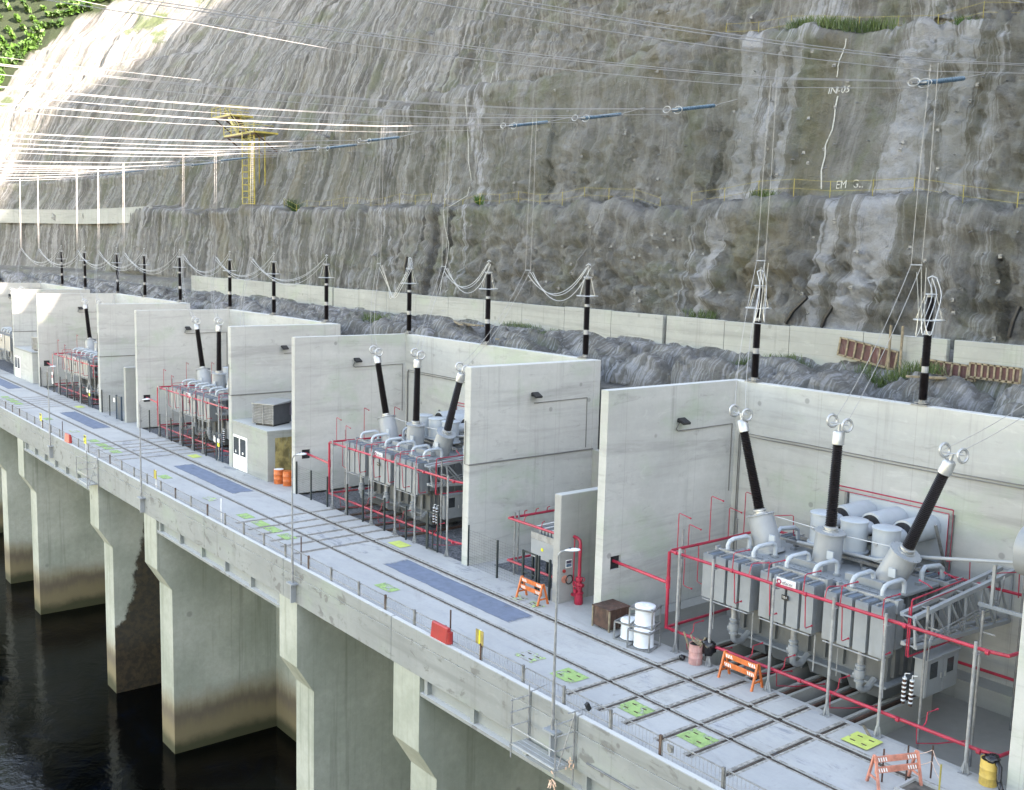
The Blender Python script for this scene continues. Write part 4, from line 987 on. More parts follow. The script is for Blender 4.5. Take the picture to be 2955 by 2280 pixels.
# post insulators on the back walls
def post_ins(x, label):
    y = 42.2
    t = thing("post_insulator", label, "insulator", (x, y, 10.92), "post insulators standing on the back walls")
    MB().box(x - .38, x + .38, y - .3, y + .3, H, H + .05).tube((x, y, H), (x, y, H + .22), .17, 10).box(x - .28, x + .28, y - .22, y + .22, H + .09, H + .13).build("base_plate", M_galvd, t)
    for z0, z1, r in ((11.16, 12.34, .20), (12.62, 13.98, .19), (14.14, 15.6, .17)):
        pr = []; n = 22
        for i in range(n): z = (z1 - z0) * i / n; pr += [(z, r * .78), (z + (z1 - z0) / n * .5, r)]
        pr.append((z1 - z0, r * .78)); MB().lathe(pr, (x, y, z0), (x, y, z1), 12).build("shed_stack", M_shed, t)
    f = MB()
    for z0, z1 in ((12.34, 12.62), (13.98, 14.14), (15.6, 15.75)): f.tube((x, y, z0), (x, y, z1), .15, 10)
    f.tube((x, y, 15.75), (x, y, 16.45), .03, 5); f.build("flange", M_galv, t)
    MB().torus((x, y, 14.62), (0, 0, 1), .62, .035, 24, 5).build("grading_ring", M_alu, t)
    MB().torus((x, y, 15.72), (0, 0, 1), .25, .03, 16, 5).build("top_ring", M_alu, t)
    f = MB()
    for a in range(4): f.tube((x + .25 * math.cos(a * 1.57), y + .25 * math.sin(a * 1.57), 15.72), (x + .62 * math.cos(a * 1.57), y + .62 * math.sin(a * 1.57), 14.62), .013, 4)
    f.path([(x - .2, y, 16.4), (x, y, 16.5), (x + .22, y, 16.42)], .03, 5); f.build("stay_rods", M_alu, t)
    return t
PX = [-14.9, -24.35, -33.5, -46.1, -55.8, -65.4, -78.0, -87.8, -97.4, -110.3, -121.1, -130.6, -143.5, -154]
pl = ["post insulator on the nearest back wall beyond the frame edge", "tall dark post insulator midway along the nearest back wall", "tall dark post insulator at the corner of the nearest enclosure", "post insulator on the near end of the second back wall", "post insulator midway along the second back wall", "post insulator at the far corner of the second back wall", "post insulator on the near end of the third back wall", "post insulator midway along the third back wall", "post insulator at the far corner of the third enclosure", "post insulator on the near end of the fourth back wall", "post insulator midway along the fourth back wall", "post insulator at the far corner of the fourth wall", "post insulator on the near end of the farthest back wall", "last post insulator on the farthest back wall"]
p0 = post_ins(PX[2], pl[2])
for x, l in zip(PX, pl):
    if x != PX[2]: copy_tree(p0, (x - PX[2], 0, 0), l)

# ================================================================== TRANSFORMER
def transformer():
    t = thing("power_transformer", "grey three-phase power transformer over the open pit with maker sign on its radiators", "transformer", (-25.1, 37, 0), "power transformers in the blast wall bays")
    # tank, flange, skirt
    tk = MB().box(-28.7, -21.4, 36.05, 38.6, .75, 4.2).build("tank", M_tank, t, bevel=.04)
    r = MB()
    for i in range(9): x = -28.4 + i * .84; r.box(x, x + .1, 35.88, 36.05, .95, 4.15)
    for i in range(4): y = 36.3 + i * .6; r.box(-21.4, -21.25, y, y + .1, .95, 4.1)
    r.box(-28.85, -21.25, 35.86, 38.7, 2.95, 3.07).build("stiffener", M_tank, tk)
    MB().box(-28.95, -21.1, 35.55, 38.8, .72, .8).build("base_flange", M_tr, t)
    sk = MB()
    for i in range(4):
        a = -28.6 + i * 1.9; sk.hexa([(a, 35.95, .12), (a + 1.5, 35.95, .12), (a, 38.5, .12), (a + 1.5, 38.5, .12), (a - .08, 35.7, .72), (a + 1.6, 35.7, .72), (a - .08, 38.7, .72), (a + 1.6, 38.7, .72)])
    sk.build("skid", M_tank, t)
    cv = MB().box(-28.95, -21.15, 35.75, 39.0, 4.2, 4.34).build("tank_cover", M_tr, t, bevel=.02)
    b = MB()
    for i in range(24):
        x = -28.8 + i * .325; b.tube((x, 35.86, 4.34), (x, 35.86, 4.40), .035, 6)
    for i in range(6): b.box(-27.6 + i * 1.2, -27.4 + i * 1.2, 37.9, 38.1, 4.34, 4.46)
    b.build("cover_bolts", M_tr, cv)
    MB().box(-26.6, -24.7, 36.2, 36.5, 4.34, 4.62).box(-23.6, -21.9, 36.1, 36.45, 4.34, 4.66).build("cover_box", M_tr, t, bevel=.02)
    # radiators: three groups of four, each a stack of pressed plates, plus a second row behind the header beams
    def radiator(x0, x1, y0, y1, z0, z1, n):
        m_ = MB(); d = (y1 - y0) / n
        for i in range(n): m_.box(x0, x1, y0 + i * d, y0 + i * d + d * .55, z0, z1)
        m_.box(x0 + .1, x1 - .1, y0 + .02, y1 - .05, z0 + .08, z0 + .2).box(x0 + .1, x1 - .1, y0 + .02, y1 - .05, z1 - .2, z1 - .08)
        rd = m_.build("radiator", M_tr, t)
        MB().box(x0 + .04, x1 - .04, y0 + .07, y1 - .04, z1 + .0, z1 + .02).build("top_plate", M_trt, rd)
        MB().box(x0 + .18, x0 + .25, y0 + .02, y1 + .1, z1 + .022, z1 + .075).build("lifting_bar", M_galv, rd)
        return rd
    for g in range(3):
        gx = -29.44 + 3.09 * g
        for i in range(4):
            x = gx + .69 * i; radiator(x, x + .55, 34.3, 35.12, 2.40, 4.33, 9); radiator(x + .08, x + .5, 35.3, 35.82, 2.5, 4.22, 6)
        MB().box(gx + .1, gx + 2.6, 35.12, 35.27, 4.28, 4.44).build("header_beam", M_galv, t)
        MB().box(gx - .02, gx + .1, 35.08, 35.32, 4.2, 4.52).box(gx + 2.58, gx + 2.72, 35.02, 35.36, 4.0, 4.52).build("header_bracket", M_tr, t)
        MB().path([(gx + .1, 34.25, 2.33), (gx + 2.55, 34.25, 2.33), (gx + 2.6, 34.6, 2.33), (gx + 2.6, 34.6, .8)], .03, 6).build("drain_pipe", M_galv, t)
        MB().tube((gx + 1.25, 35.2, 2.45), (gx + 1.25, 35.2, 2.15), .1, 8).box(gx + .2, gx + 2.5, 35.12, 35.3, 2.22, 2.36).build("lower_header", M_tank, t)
        MB().tube((gx + .9, 34.0 + .1, 2.3), (gx + .9, 34.1, 1.2), .018, 5).build("sampling_tube", M_galv, t)
        # cooling pump with valve and elbow
        px = gx + 1.52
        pm = MB().tube((px, 34.72, 2.4), (px, 34.72, 1.7), .13, 12).build("pump_pipe", M_galv, t, smooth=True)
        MB().lathe([(0, .14), (.05, .2), (.1, .2), (.12, .15), (.2, .15), (.22, .21), (.5, .22), (.53, .15), (.6, .15), (.62, .2), (.7, .2), (.72, .13)], (px, 34.72, 1.75), (px, 34.72, 1), 14).tube((px - .25, 34.65, 1.3), (px, 34.7, 1.3), .09, 10).build("cooling_pump", M_tr, t, smooth=True)
        MB().path([(px, 34.72, 1.05), (px, 34.75, .8), (px, 34.95, .65), (px, 35.3, .62), (px, 35.75, .9)], .13, 10).build("elbow", M_turret, t, smooth=True)
    # crossover pipes from the headers to the cover
    for x, dx in ((-28.86, .2), (-27.46, .2), (-25.74, .2), (-24.37, .2), (-22.65, .15), (-21.32, .15)):
        cp = MB().path([(x, 35.2, 4.4), (x, 35.2, 4.68), (x + .03, 35.28, 4.84), (x + .07, 35.45, 4.92), (x + dx, 36.15, 4.98), (x + dx + .03, 36.3, 4.9), (x + dx + .04, 36.36, 4.75), (x + dx + .04, 36.36, 4.34)], .095, 10).build("crossover_pipe", M_duct, t, smooth=True)
        MB().tube((x, 35.2, 4.44), (x, 35.2, 4.5), .16, 12).tube((x + dx + .04, 36.36, 4.36), (x + dx + .04, 36.36, 4.44), .16, 12).build("flange", M_tr, cp)
    # turrets and bushings
    for (p, q, tip, nm) in (((-28.05, 37, 4.3), (-28.62, 37, 5.86), (-29.95, 37, 9.9), "left"), ((-25.12, 37, 4.3), (-25.0, 37, 5.9), (-24.92, 37, 10.15), "mid"), ((-22.3, 37, 4.3), (-21.55, 37, 5.85), (-20.05, 37, 9.75), "right")):
        p, q, tip = Vector(p), Vector(q), Vector(tip); d = (q - p).normalized(); L = (q - p).length
        tu = MB().lathe([(-.1, .72), (0.06, .72), (.07, .60), (L - .06, .57), (L - .05, .64), (L, .64), (L + .02, .5)], p, q, 28).build("bushing_turret", M_turret, t, smooth=True)
        b = MB()
        for i in range(16):
            a = i * math.pi / 8; u_ = d.orthogonal().normalized(); w_ = d.cross(u_); c = q + (u_ * math.cos(a) + w_ * math.sin(a)) * .6; b.tube(c - d * .07, c + d * .03, .018, 5)
        b.build("turret_bolts", M_tr, tu)
        MB().box(p.x + .45, p.x + .75, 36.35, 36.43, 4.9, 5.25).build("junction_box", M_duct, tu)
        bs = q; bd = (tip - q).normalized(); BL = (tip - q).length
        MB().lathe([(0, .34), (.06, .34), (.07, .24), (.12, .24), (.14, .3), (.2, .3), (.24, .22)], bs + bd * 0, tip, 18).build("mounting_flange", M_alu, tu, smooth=True)
        z0, z1 = .22, BL - .55; pr = []; n = 46
        for i in range(n):
            s_ = z0 + (z1 - z0) * i / n; rr = .245 - .035 * i / n; pr += [(s_, rr * .80), (s_ + (z1 - z0) / n * .55, rr)]
        bu = MB().lathe(pr + [(z1, .17)], bs, tip, 18).build("bushing", M_shed, t)
        MB().lathe([(z1 - .02, .24), (z1 + .0, .26), (z1 + .45, .25), (z1 + .53, .20), (z1 + .55, .06), (z1 + .72, .06)], bs, tip, 20).build("end_cap", M_alu, bu, smooth=True)
        c = tip + bd * .28
        nr_ = Vector((.93, -.25, .1)).normalized()
        for sg_ in (-1, 1):
            MB().torus(c + Vector((sg_ * .36, .02, .03 - .05 * sg_)), nr_, .245, .055, 24, 8).build("corona_ring", M_alu, bu, smooth='all')
        MB().tube(c - Vector((.42, 0, 0)), c + Vector((.42, 0, 0)), .03, 6).tube(c - Vector((.3, .12, .1)), c + Vector((.3, .12, .1)), .02, 5).tube(tip, c, .05, 8).build("terminal_bar", M_alu, bu)
    # rear radiators
    for gx in (-29.6, -22.9):
        for i in range(4): radiator(gx + .55 * i, gx + .55 * i + .42, 39.3, 40.5, 2.3, 4.28, 8)
        MB().box(gx, gx + 2.1, 39.05, 39.2, 4.22, 4.4).build("header_beam", M_galv, t)
    for x in (-28.6, -21.5): MB().path([(x, 39.8, 4.3), (x, 39.75, 4.75), (x, 39.5, 4.9), (x - .1, 38.6, 4.95), (x - .1, 38.4, 4.8), (x - .1, 38.4, 4.3)], .1, 10).build("crossover_pipe", M_duct, t, smooth=True)
    # long vent pipe toward the conservator and its drum
    MB().path([(-27.3, 38.0, 4.75), (-25.9, 37.9, 4.85), (-23.2, 37.7, 5.0), (-21.5, 37.7, 5.55), (-17.6, 37.9, 6.25)], .07, 8).build("vent_pipe", M_turret, t, smooth=True)
    MB().path([(-28.6, 37.1, 5.92), (-25.2, 37.3, 5.75), (-21.6, 37.1, 5.9)], .02, 5).build("bleed_pipe", M_alu, t)
    cs = MB().lathe([(0, .6), (.02, .9), (.05, .95), (3.3, .95), (3.36, .9), (3.38, .2)], (-17.5, 38, 6.8), (-14, 38, 6.8), 32).build("conservator", M_turret, t, smooth=True)
    MB().path([(-17.62, 37.95, 6.55), (-17.62, 37.95, 6.9), (-17.4, 38, 7.15), (-17.0, 38, 7.7)], .09, 8).build("oil_pipe", M_duct, cs, smooth=True)
    # lattice support of the conservator
    f = MB()
    a0, a1, b0, b1 = Vector((-19.5, 34.4, 4.30)), Vector((-19.5, 41.6, 4.82)), Vector((-19.5, 34.6, 3.15)), Vector((-19.5, 41.6, 2.75))
    for p_, q_ in ((a0, a1), (b0, b1)):
        for dx in (0, -.5): f.cone(p_ + Vector((dx, 0, 0)), q_ + Vector((dx, 0, 0)), .11, .11, 4)
    n = 6
    for i in range(n + 1):
        q = i / n; p1, p2 = a0.lerp(a1, q), b0.lerp(b1, q); f.cone(p1, p2, .055, .055, 4).cone(p1, p1 - Vector((.5, 0, 0)), .04, .04, 4).cone(p2, p2 - Vector((.5, 0, 0)), .04, .04, 4)
        if i < n: f.cone(p1, b0.lerp(b1, q + 1 / n), .05, .05, 4); f.cone(p1 - Vector((.5, 0, 0)), b0.lerp(b1, q + 1 / n) - Vector((.5, 0, 0)), .04, .04, 4)
    for x in (-18.5, -15): f.tube((x, 38, 4.3), (x, 38, 5.95), .08, 4)
    f.tube((-19, 38, 4.3), (-14.6, 38, 4.3), .09, 4)
    f.build("lattice_support", M_turret, t)
    f = MB()
    for z in (2.95, 3.1, 3.25): f.path([(-19.3, 35.2, 1.9), (-19.3, 35.2, z + .1), (-19.3, 35.4, z + .3), (-19.3, 40.2, z + .75), (-19.3, 40.5, z + 1.6)], .025, 5)
    f.build("conduit_bundle", M_galv, t)
    # control cabinet
    cb = MB().box(-19.98, -19.5, 35.5, 37.78, .95, 2.4).build("control_cabinet", M_tr, t, bevel=.02)
    MB().box(-20.03, -19.44, 35.44, 37.84, 2.4, 2.45).build("cabinet_roof", M_turret, cb)
    for a in (35.56, 36.68): MB().box(-19.5, -19.475, a, a + 1.06, 1.0, 2.36).build("cabinet_door", M_tr, cb)
    MB().box(-19.475, -19.465, 35.75, 36.25, 1.65, 2.25).box(-19.475, -19.465, 36.95, 37.4, 1.65, 2.2).build("cabinet_window", M_pane, cb)
    MB().box(-19.475, -19.44, 36.5, 36.56, 1.55, 1.75).box(-19.475, -19.44, 36.8, 36.86, 1.55, 1.75).build("cabinet_handle", M_alu, cb)
    for x in (-20.15, -19.85):
        pr = []
        st = MB(); wh = MB()
        for i in range(6):
            st.tube((x, 35.2, .62 + i * .17), (x, 35.2, .73 + i * .17), .07, 10); wh.tube((x, 35.2, .73 + i * .17), (x, 35.2, .79 + i * .17), .085, 10)
        s_ = st.build("neutral_bushing", M_rust, t); wh.path([(x, 35.2, 1.65), (x, 35.2, 1.8), (x + .2, 35.2, 1.85)], .02, 5).build("insulator_disc", M_whitec, s_)
    # maker sign and number plate hung on the radiators
    sp = MB().box(-25.47, -24.53, 34.2, 34.225, 4.0, 4.32).build("maker_sign", M_white, t)
    text_mesh("efacec", .205, (-25.17, 34.19, 4.09), (1, 0, 0), (0, 0, 1), M_ink, "sign_lettering", sp)
    MB().torus((-25.33, 34.19, 4.16), (0, 1, 0), .085, .028, 20, 4).build("sign_logo", M_redplate, sp)
    MB().add([(-25.33, 34.185, 4.04), (-25.25, 34.185, 4.08), (-25.41, 34.185, 4.08)], [(0, 1, 2), (2, 1, 0)]).add([(-25.45, 34.183, 4.16), (-25.42, 34.183, 4.27), (-25.38, 34.183, 4.24), (-25.41, 34.183, 4.16)], [(0, 1, 2, 3)]).build("sign_logo", M_greyink, sp)
    np_ = MB().box(-25.17, -24.85, 34.2, 34.225, 3.46, 3.66).build("number_plate", M_black, t)
    text_mesh("TE.4", .12, (-25.13, 34.19, 3.53), (1, 0, 0), (0, 0, 1), M_white, "plate_lettering", np_)
    return t
tr0 = transformer()
TS = [-31.35, -62.9, -96.0, -129.5]
for s, l in zip(TS, ["grey power transformer in the second bay half hidden by its outer wall", "grey power transformer beside the small building with louvred boxes", "grey power transformer below the larger sunlit triangle", "sliver of grey power transformer at the far left end"]):
    l = l.replace("far left end", "farthest bay")
    copy_tree(tr0, (s, 0, 0), l)

def bus_duct():
    t = thing("bus_duct", "three pale blue bus duct cylinders entering the back wall of the nearest bay", "bus duct", (-25, 41.9, 5), "bus ducts entering the back walls")
    MB().box(-27.35, -22.5, 41.8, 41.9, 4.3, 6.45).build("wall_plate", M_duct, t)
    for x in (-26.45, -24.93, -23.4):
        MB().lathe([(0, .44), (.01, .55), (2.1, .55), (2.1, .46), (0.02, .45)], (x + .05, 39.75, 5.78), (x + .05, 41.8, 5.78), 28).build("duct_sleeve", M_duct, t, smooth=True)
        MB().tube((x + .05, 39.7, 5.78), (x + .05, 39.78, 5.78), .46, 24).build("sleeve_shade_disc", M_dark, t)  # flat black disc stands in for shade inside the sleeve
        MB().tube((x, 38.9, 5.65), (x + .05, 41.5, 5.75), .3, 18).build("bus_tube", M_duct, t, smooth=True)
        cn = MB().lathe([(0, .66), (.05, .66), (.06, .56), (1.3, .56), (1.31, .6), (1.36, .6), (1.38, .56)], (x, 38.6, 4.82), (x, 38.6, 6.2), 28).build("connection_can", M_duct, t, smooth=True)
        MB().tube((x - .12, 38.05, 5.55), (x - .12, 38.0, 5.55), .1, 12).build("can_cap", M_turret, cn)
    f = MB()
    for x in (-27.5, -22.35): f.box(x - .06, x + .06, 41.7, 41.9, 3.6, 6.5).obox((x, 41.1, 5.1), (.1, .1, 2.6), mat=Matrix.Rotation(R(28), 3, 'X'))
    f.box(-28, -22, 38.1, 38.2, 4.55, 4.68).box(-28, -22, 39.1, 39.2, 4.55, 4.68).box(-28, -22, 40.3, 40.4, 4.3, 4.5)
    for x in (-27.6, -26, -24.2, -22.5): f.box(x, x + .1, 38.1, 41.8, 4.42, 4.55)
    f.build("support_frame", M_galvd, t)
    return t
bd0 = bus_duct()
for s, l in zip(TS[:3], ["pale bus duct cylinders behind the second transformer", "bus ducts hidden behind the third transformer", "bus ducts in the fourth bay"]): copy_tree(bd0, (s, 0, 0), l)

def pipework():
    t = thing("sprinkler_pipework", "red fire sprinkler pipework on steel posts round the nearest transformer", "sprinkler pipes", (-25, 33.3, 0), "red sprinkler pipework round the transformers")
    r = .066
    MB().path([(-34.8, 33.8, 2.79), (-32, 33.48, 2.85), (-30.5, 33.3, 2.87)], .075, 10).build("feed_pipe", M_pipe, t, smooth=True)
    MB().tube((-30.5, 33.3, .8), (-30.5, 33.3, 4.28), .075, 10).tube((-30.5, 33.3, 2.62), (-30.5, 33.3, 3.12), .098, 10).build("riser", M_pipe, t, smooth=True)
    for z, nm, ex in ((4.32, "upper_ring", .0), (.85, "lower_ring", .0)):
        MB().path([(-30.9, 39.9, z - .15), (-30.6, 36, z - .05), (-30.5, 33.5, z), (-30.42, 33.3, z), (-28, 33.28, z), (-16.2, 33.35, z + .02), (-15.6, 33.5, z + .02), (-15.45, 35.0, z), (-15.5, 40.2, z), (-17, 40.4, z), (-30.7, 40.4, z - .1), (-30.9, 39.9, z - .15)], r, 8).build(nm, M_pipe, t, smooth=True)
    j = MB()
    for x in (-30.1, -27.0, -23.4, -19.2, -16.2):
        for z in (4.32, .85): j.tube((x - .06, 33.28, z), (x + .06, 33.28, z), .085, 10)
    j.build("coupling", M_pipe, t)
    for x in (-29.74, -27.87, -24.76, -22.02, -19.85, -16.53):
        p = MB().tube((x, 33.12, 0), (x, 33.12, 4.62), .058, 8).build("support_post", M_galv, t, smooth=True)
        g_ = MB().box(x - .17, x + .17, 32.95, 33.29, 0, .02)
        for a in range(4):
            dx, dy_ = math.cos(a * 1.571), math.sin(a * 1.571); g_.hexa([(x + dx * .05 - dy_ * .01, 33.12 + dy_ * .05 - dx * .01, .02), (x + dx * .16 - dy_ * .01, 33.12 + dy_ * .16 - dx * .01, .02), (x + dx * .05 + dy_ * .01, 33.12 + dy_ * .05 + dx * .01, .02), (x + dx * .16 + dy_ * .01, 33.12 + dy_ * .16 + dx * .01, .02), (x + dx * .05 - dy_ * .01, 33.12 + dy_ * .05 - dx * .01, .38), (x + dx * .08 - dy_ * .01, 33.12 + dy_ * .08 - dx * .01, .38), (x + dx * .05 + dy_ * .01, 33.12 + dy_ * .05 + dx * .01, .38), (x + dx * .08 + dy_ * .01, 33.12 + dy_ * .08 + dx * .01, .38)])
        g_.box(x - .1, x + .1, 33.1, 33.38, 4.18, 4.2).torus((x, 33.26, 4.32), (1, 0, 0), .105, .015, 12, 4)
        g_.build("gusset", M_galv, p)
    for (x, y, h) in ((-31.2, 34.9, 4.9), (-31.1, 38.5, 4.9), (-19.0, 34.4, 4.9), (-17.6, 35.6, 4.9), (-18.2, 39.8, 5.6)):
        MB().tube((x, y, -1.2 if y > 33.5 else 0), (x, y, h), .05, 7).box(x - .05, x + .5, y - .02, y + .02, 4.1, 4.14).build("support_post", M_galvd, t)
    # nozzle arms: up from the upper ring, over, and drops in front of the radiators
    def arm(pts, lab="nozzle_arm"): MB().path(pts, .021, 6).cone(pts[-1], Vector(pts[-1]) + (Vector(pts[-1]) - Vector(pts[-2])).normalized() * .1,   .025, .045, 7).build(lab, M_pipe, t)
    for x in (-27.05, -25.25, -23.55, -21.9, -20.15):
        arm([(x, 33.35, 4.32), (x, 33.4, 5.0), (x + .02, 33.5, 5.05), (x + .06, 34.2, 5.05)])
        arm([(x, 33.35, 4.32), (x, 33.5, 4.2), (x, 33.6, 2.9), (x, 33.65, 2.85), (x, 33.95, 2.86)])
    for x in (-26.2, -22.6): arm([(x, 33.35, 4.32), (x, 33.5, 4.75), (x + .03, 33.6, 4.8), (x + .3, 34.1, 4.8)])
    for y, z1 in ((33.9, 5.9), (34.6, 5.3), (36.0, 6.4), (37.3, 5.7), (38.4, 6.3)):
        arm([(-30.6, y, 4.25), (-30.6, y, z1 - .05), (-30.55, y, z1), (-29.9, y - .1, z1 - .05)])
    for y in (34.3, 35.2): arm([(-30.6, y, 4.25), (-30.5, y, 4.2), (-30.5, y, 2.6), (-30.3, y, 2.55), (-30.1, y, 2.55)])
    for x in (-29.2, -26.0, -24.4, -21.9, -18.3):
        arm([(x, 33.35, .85), (x, 33.6, 1.0), (x, 33.65, 1.35), (x + .1, 34.0, 1.4)]); arm([(x - .3, 33.35, .85), (x - .3, 33.55, .7), (x - .3, 33.6, .1), (x + .1, 34.3, .05), (x + .6, 35.4, .05)])
    MB().path([(-19.7, 34.5, 2.75), (-19.7, 34.5, 4.86), (-19.72, 34.6, 4.9), (-19.9, 38.6, 4.9)], .032, 6).path([(-19.78, 34.5, 2.75), (-19.78, 34.5, 4.6), (-19.95, 38.3, 4.6)], .022, 5).path([(-19.7, 34.5, 2.75), (-19.7, 38.4, 2.7)], .032, 6).build("nozzle_frame", M_pipe, t)
    for y in (36.4, 38.2): arm([(-20, y, 4.9), (-20.2, y, 5.0), (-20.6, y + .2, 5.0)]); arm([(-19.7, y, 2.7), (-20.1, y, 2.65)])
    for x in (-29.2, -20.6, -18.6, -16.8): arm([(x, 40.3, 4.2), (x, 40.2, 5.2), (x - .05, 40.1, 5.25), (x - .5, 39.5, 5.2)])
    MB().path([(-28.0, 41.75, 4.1), (-27.95, 41.75, 6.72), (-22.3, 41.75, 6.72), (-22.3, 41.75, 4.1)], .035, 6).path([(-27.9, 41.6, 4.1), (-27.9, 41.6, 6.56), (-22.4, 41.6, 6.56), (-22.4, 41.6, 4.1)], .025, 5).build("duct_ring", M_pipe, t)
    return t
pw0 = pipework()
for s, l in zip((-30.6, -62.3, -95.6), ["red sprinkler pipework behind the mesh fence of the second bay", "red sprinkler pipework round the third transformer", "red sprinkler pipework under the larger sunlit triangle"]): copy_tree(pw0, (s - 0, 0, 0), l)

# ================================================================== OVERHEAD LINES
CX = [(-14.6, 25.3, 0), (-24.3, 25.25, 0), (-32.4, 25.45, 0), (-50.0, 25.6, 1), (-59.0, 25.8, 1), (-67.4, 25.9, 1), (-89.5, 26.2, 2), (-97.6, 26.0, 2), (-105.7, 26.2, 2), (-123.8, 26.1, 3), (-133.0, 26.0, 3), (-141.7, 26.2, 3), (-160, 26.2, 4), (-169.8, 26.2, 4)]
BC = [-25.1, -25.1 + TS[0], -25.1 + TS[1], -25.1 + TS[2], -25.1 + TS[3]]
ordn = ["nearest", "second", "third", "fourth", "fifth", "sixth", "seventh", "eighth", "ninth", "tenth", "eleventh", "twelfth", "thirteenth", "fourteenth", "fifteenth"]
for i, (x, z, bay) in enumerate(CX):
    zs = z + .75
    t = thing("overhead_conductor", f"bundle of overhead wires, {ordn[i]} of the bundles strung from the cliff over the river", "overhead wires", (x, 41, z), "wire bundles strung from the cliff")
    for dx, dz in ((-.22, .0), (.22, .0), (0, -.42)):
        a = Vector((x + .8 + dx * .8, 51.6, zs + .25 + dz * .8)); b = Vector((x + dx, 41, z + dz)); c = Vector((x - 4.5 + dx, -40, z + 2.2 + dz))
        pts = [a.lerp(b, k / 4) for k in range(4)] + sag(b, c, 1.9, 22)
        MB().path(pts, .015 if bay < 2 else .026, 5).build("wire", M_wire, t)
    # string of glass discs with rings, tied back to the rock
    t = thing("insulator_string", f"blue glass insulator string, {ordn[i]} of those tied back to the cliff", "insulator", (x + 1, 54, zs), "glass insulator strings tied to the cliff")
    a = Vector((x + .85, 52.2, zs + .25)); b = Vector((x + 1.05, 55.6, zs + .85))
    for sg_ in (-.22, .22):
        d_ = Vector((sg_, 0, 0)); m_ = MB(); n = 22
        pr = []
        L_ = (b - a).length
        for k in range(n): s_ = L_ * k / n; pr += [(s_, .04), (s_ + .03, .13), (s_ + .06, .13), (s_ + .09, .04)]
        m_.lathe(pr, a + d_, b + d_, 8).build("disc_string", M_glass, t)
    for c_, sc_ in ((a + Vector((0, .25, .02)), .42), (a - Vector((0, .8, .05)), .36)):
        MB().torus(c_, (.15, .3, 1) if False else (.1, 1, .0), sc_, .028, 20, 5, sy=.55, up=(1, 0, 0)).build("guard_ring", M_alu, t)
    MB().box(a.x - .3, a.x + .3, a.y - .12, a.y - .02, a.z - .04, a.z + .04).tube(a - Vector((0, 1.0, .12)), a, .05, 6).box(b.x - .3, b.x + .3, b.y, b.y + .1, b.z - .04, b.z + .04).build("yoke_plate", M_galv, t)
    e = on_cliff(x + 1.2, zs + 1.5, 7, 9); MB().tube(b, e + Vector((0, .1, 0)), .03, 5).build("anchor_rod", M_galv, t)
    # droppers: conductor to the node beside the post insulator, then to the bushing tip
    nz_ = 16.95 if bay == 0 else 16.0
    q = i % 3; bt = [Vector((BC[bay] + 5.05, 37, 10.1)), Vector((BC[bay] + .18, 37, 10.45)), Vector((BC[bay] - 4.95, 37, 10.2))][q]
    # droppers hang in 3 per bay, nearest one to the right-hand bushing
    t = thing("dropper_wires", f"vertical dropper wires hanging from the {ordn[i]} overhead bundle", "dropper wires", (x, 41, nz_), "vertical dropper wires")
    for sg_ in (-.24, .24):
        MB().path([(x + sg_ * .7, 41, z - .1), (x + sg_, 40.9, (z + nz_) / 2), (x + sg_, 40.8, nz_)] , .012 if bay < 3 else .026, 5).build("wire", M_wire, t)
        e = bt + Vector((sg_ * 1.3, 0, 0)); s_ = Vector((x + sg_, 40.8, nz_)); md = s_.lerp(e, .55) + Vector((0, 0, -.5 if bay == 0 else -.9)) + (Vector(((x - e.x) * .22, 0, 0)))
        pts = []
        for k in range(15): w = k / 14; pts.append(s_ * (1 - w) ** 2 + md * 2 * w * (1 - w) + e * w * w)
        MB().path(pts, .013 if bay < 2 else .018, 5).build("wire", M_wire, t)
    MB().tube((x - .26, 40.8, nz_), (x + .26, 40.8, nz_), .03, 5).tube((x - .25, 40.8, nz_ - 3), (x + .25, 40.8, nz_ - 3), .025, 5).build("spacer", M_galv, t)
    # jumper to the post insulator
    px = PX[i] if i < len(PX) else x + 9
    if i < len(PX):
        t = thing("jumper_loop", f"sagging jumper wires from the {ordn[i]} dropper to its post insulator", "jumper wires", (px, 42, 16), "jumper loops at the post insulators")
        tgt = Vector((px, 42.2, 16.4)); L_ = abs(px - x)
        for k, dd in enumerate((-.2, 0, .22)):
            s_ = Vector((x + .24 + dd, 40.8, nz_ - .1 - (k == 0) * .2))
            if L_ > 2.2: pts = sag(s_, tgt + Vector((dd * .9, 0, -abs(dd) * .6)), 1.1 + .25 * k + L_ * .06, 16)
            else: pts = [s_, s_.lerp(tgt, .3) + Vector((0, 0, -1.6 - .2 * k)), s_.lerp(tgt, .5) + Vector((.2 + dd, -.3, -2.6)), s_.lerp(tgt, .75) + Vector((.35 + dd, -.35, -1.8)), tgt + Vector((.4 + dd, -.25, -.7)), tgt + Vector((dd, 0, 0))]
            if L_ <= 2.2:
                P_ = pts; pts = []
                for j_ in range(len(P_) - 1):
                    for w in range(4):
                        tt = w / 4; p0_, p1_, p2_, p3_ = P_[max(j_ - 1, 0)], P_[j_], P_[j_ + 1], P_[min(j_ + 2, len(P_) - 1)]
                        pts.append(.5 * ((2 * p1_) + (p2_ - p0_) * tt + (2 * p0_ - 5 * p1_ + 4 * p2_ - p3_) * tt ** 2 + (3 * p1_ - p0_ - 3 * p2_ + p3_) * tt ** 3))
                pts.append(P_[-1])
            MB().path(pts, .021, 6).build("wire", M_alu, t)
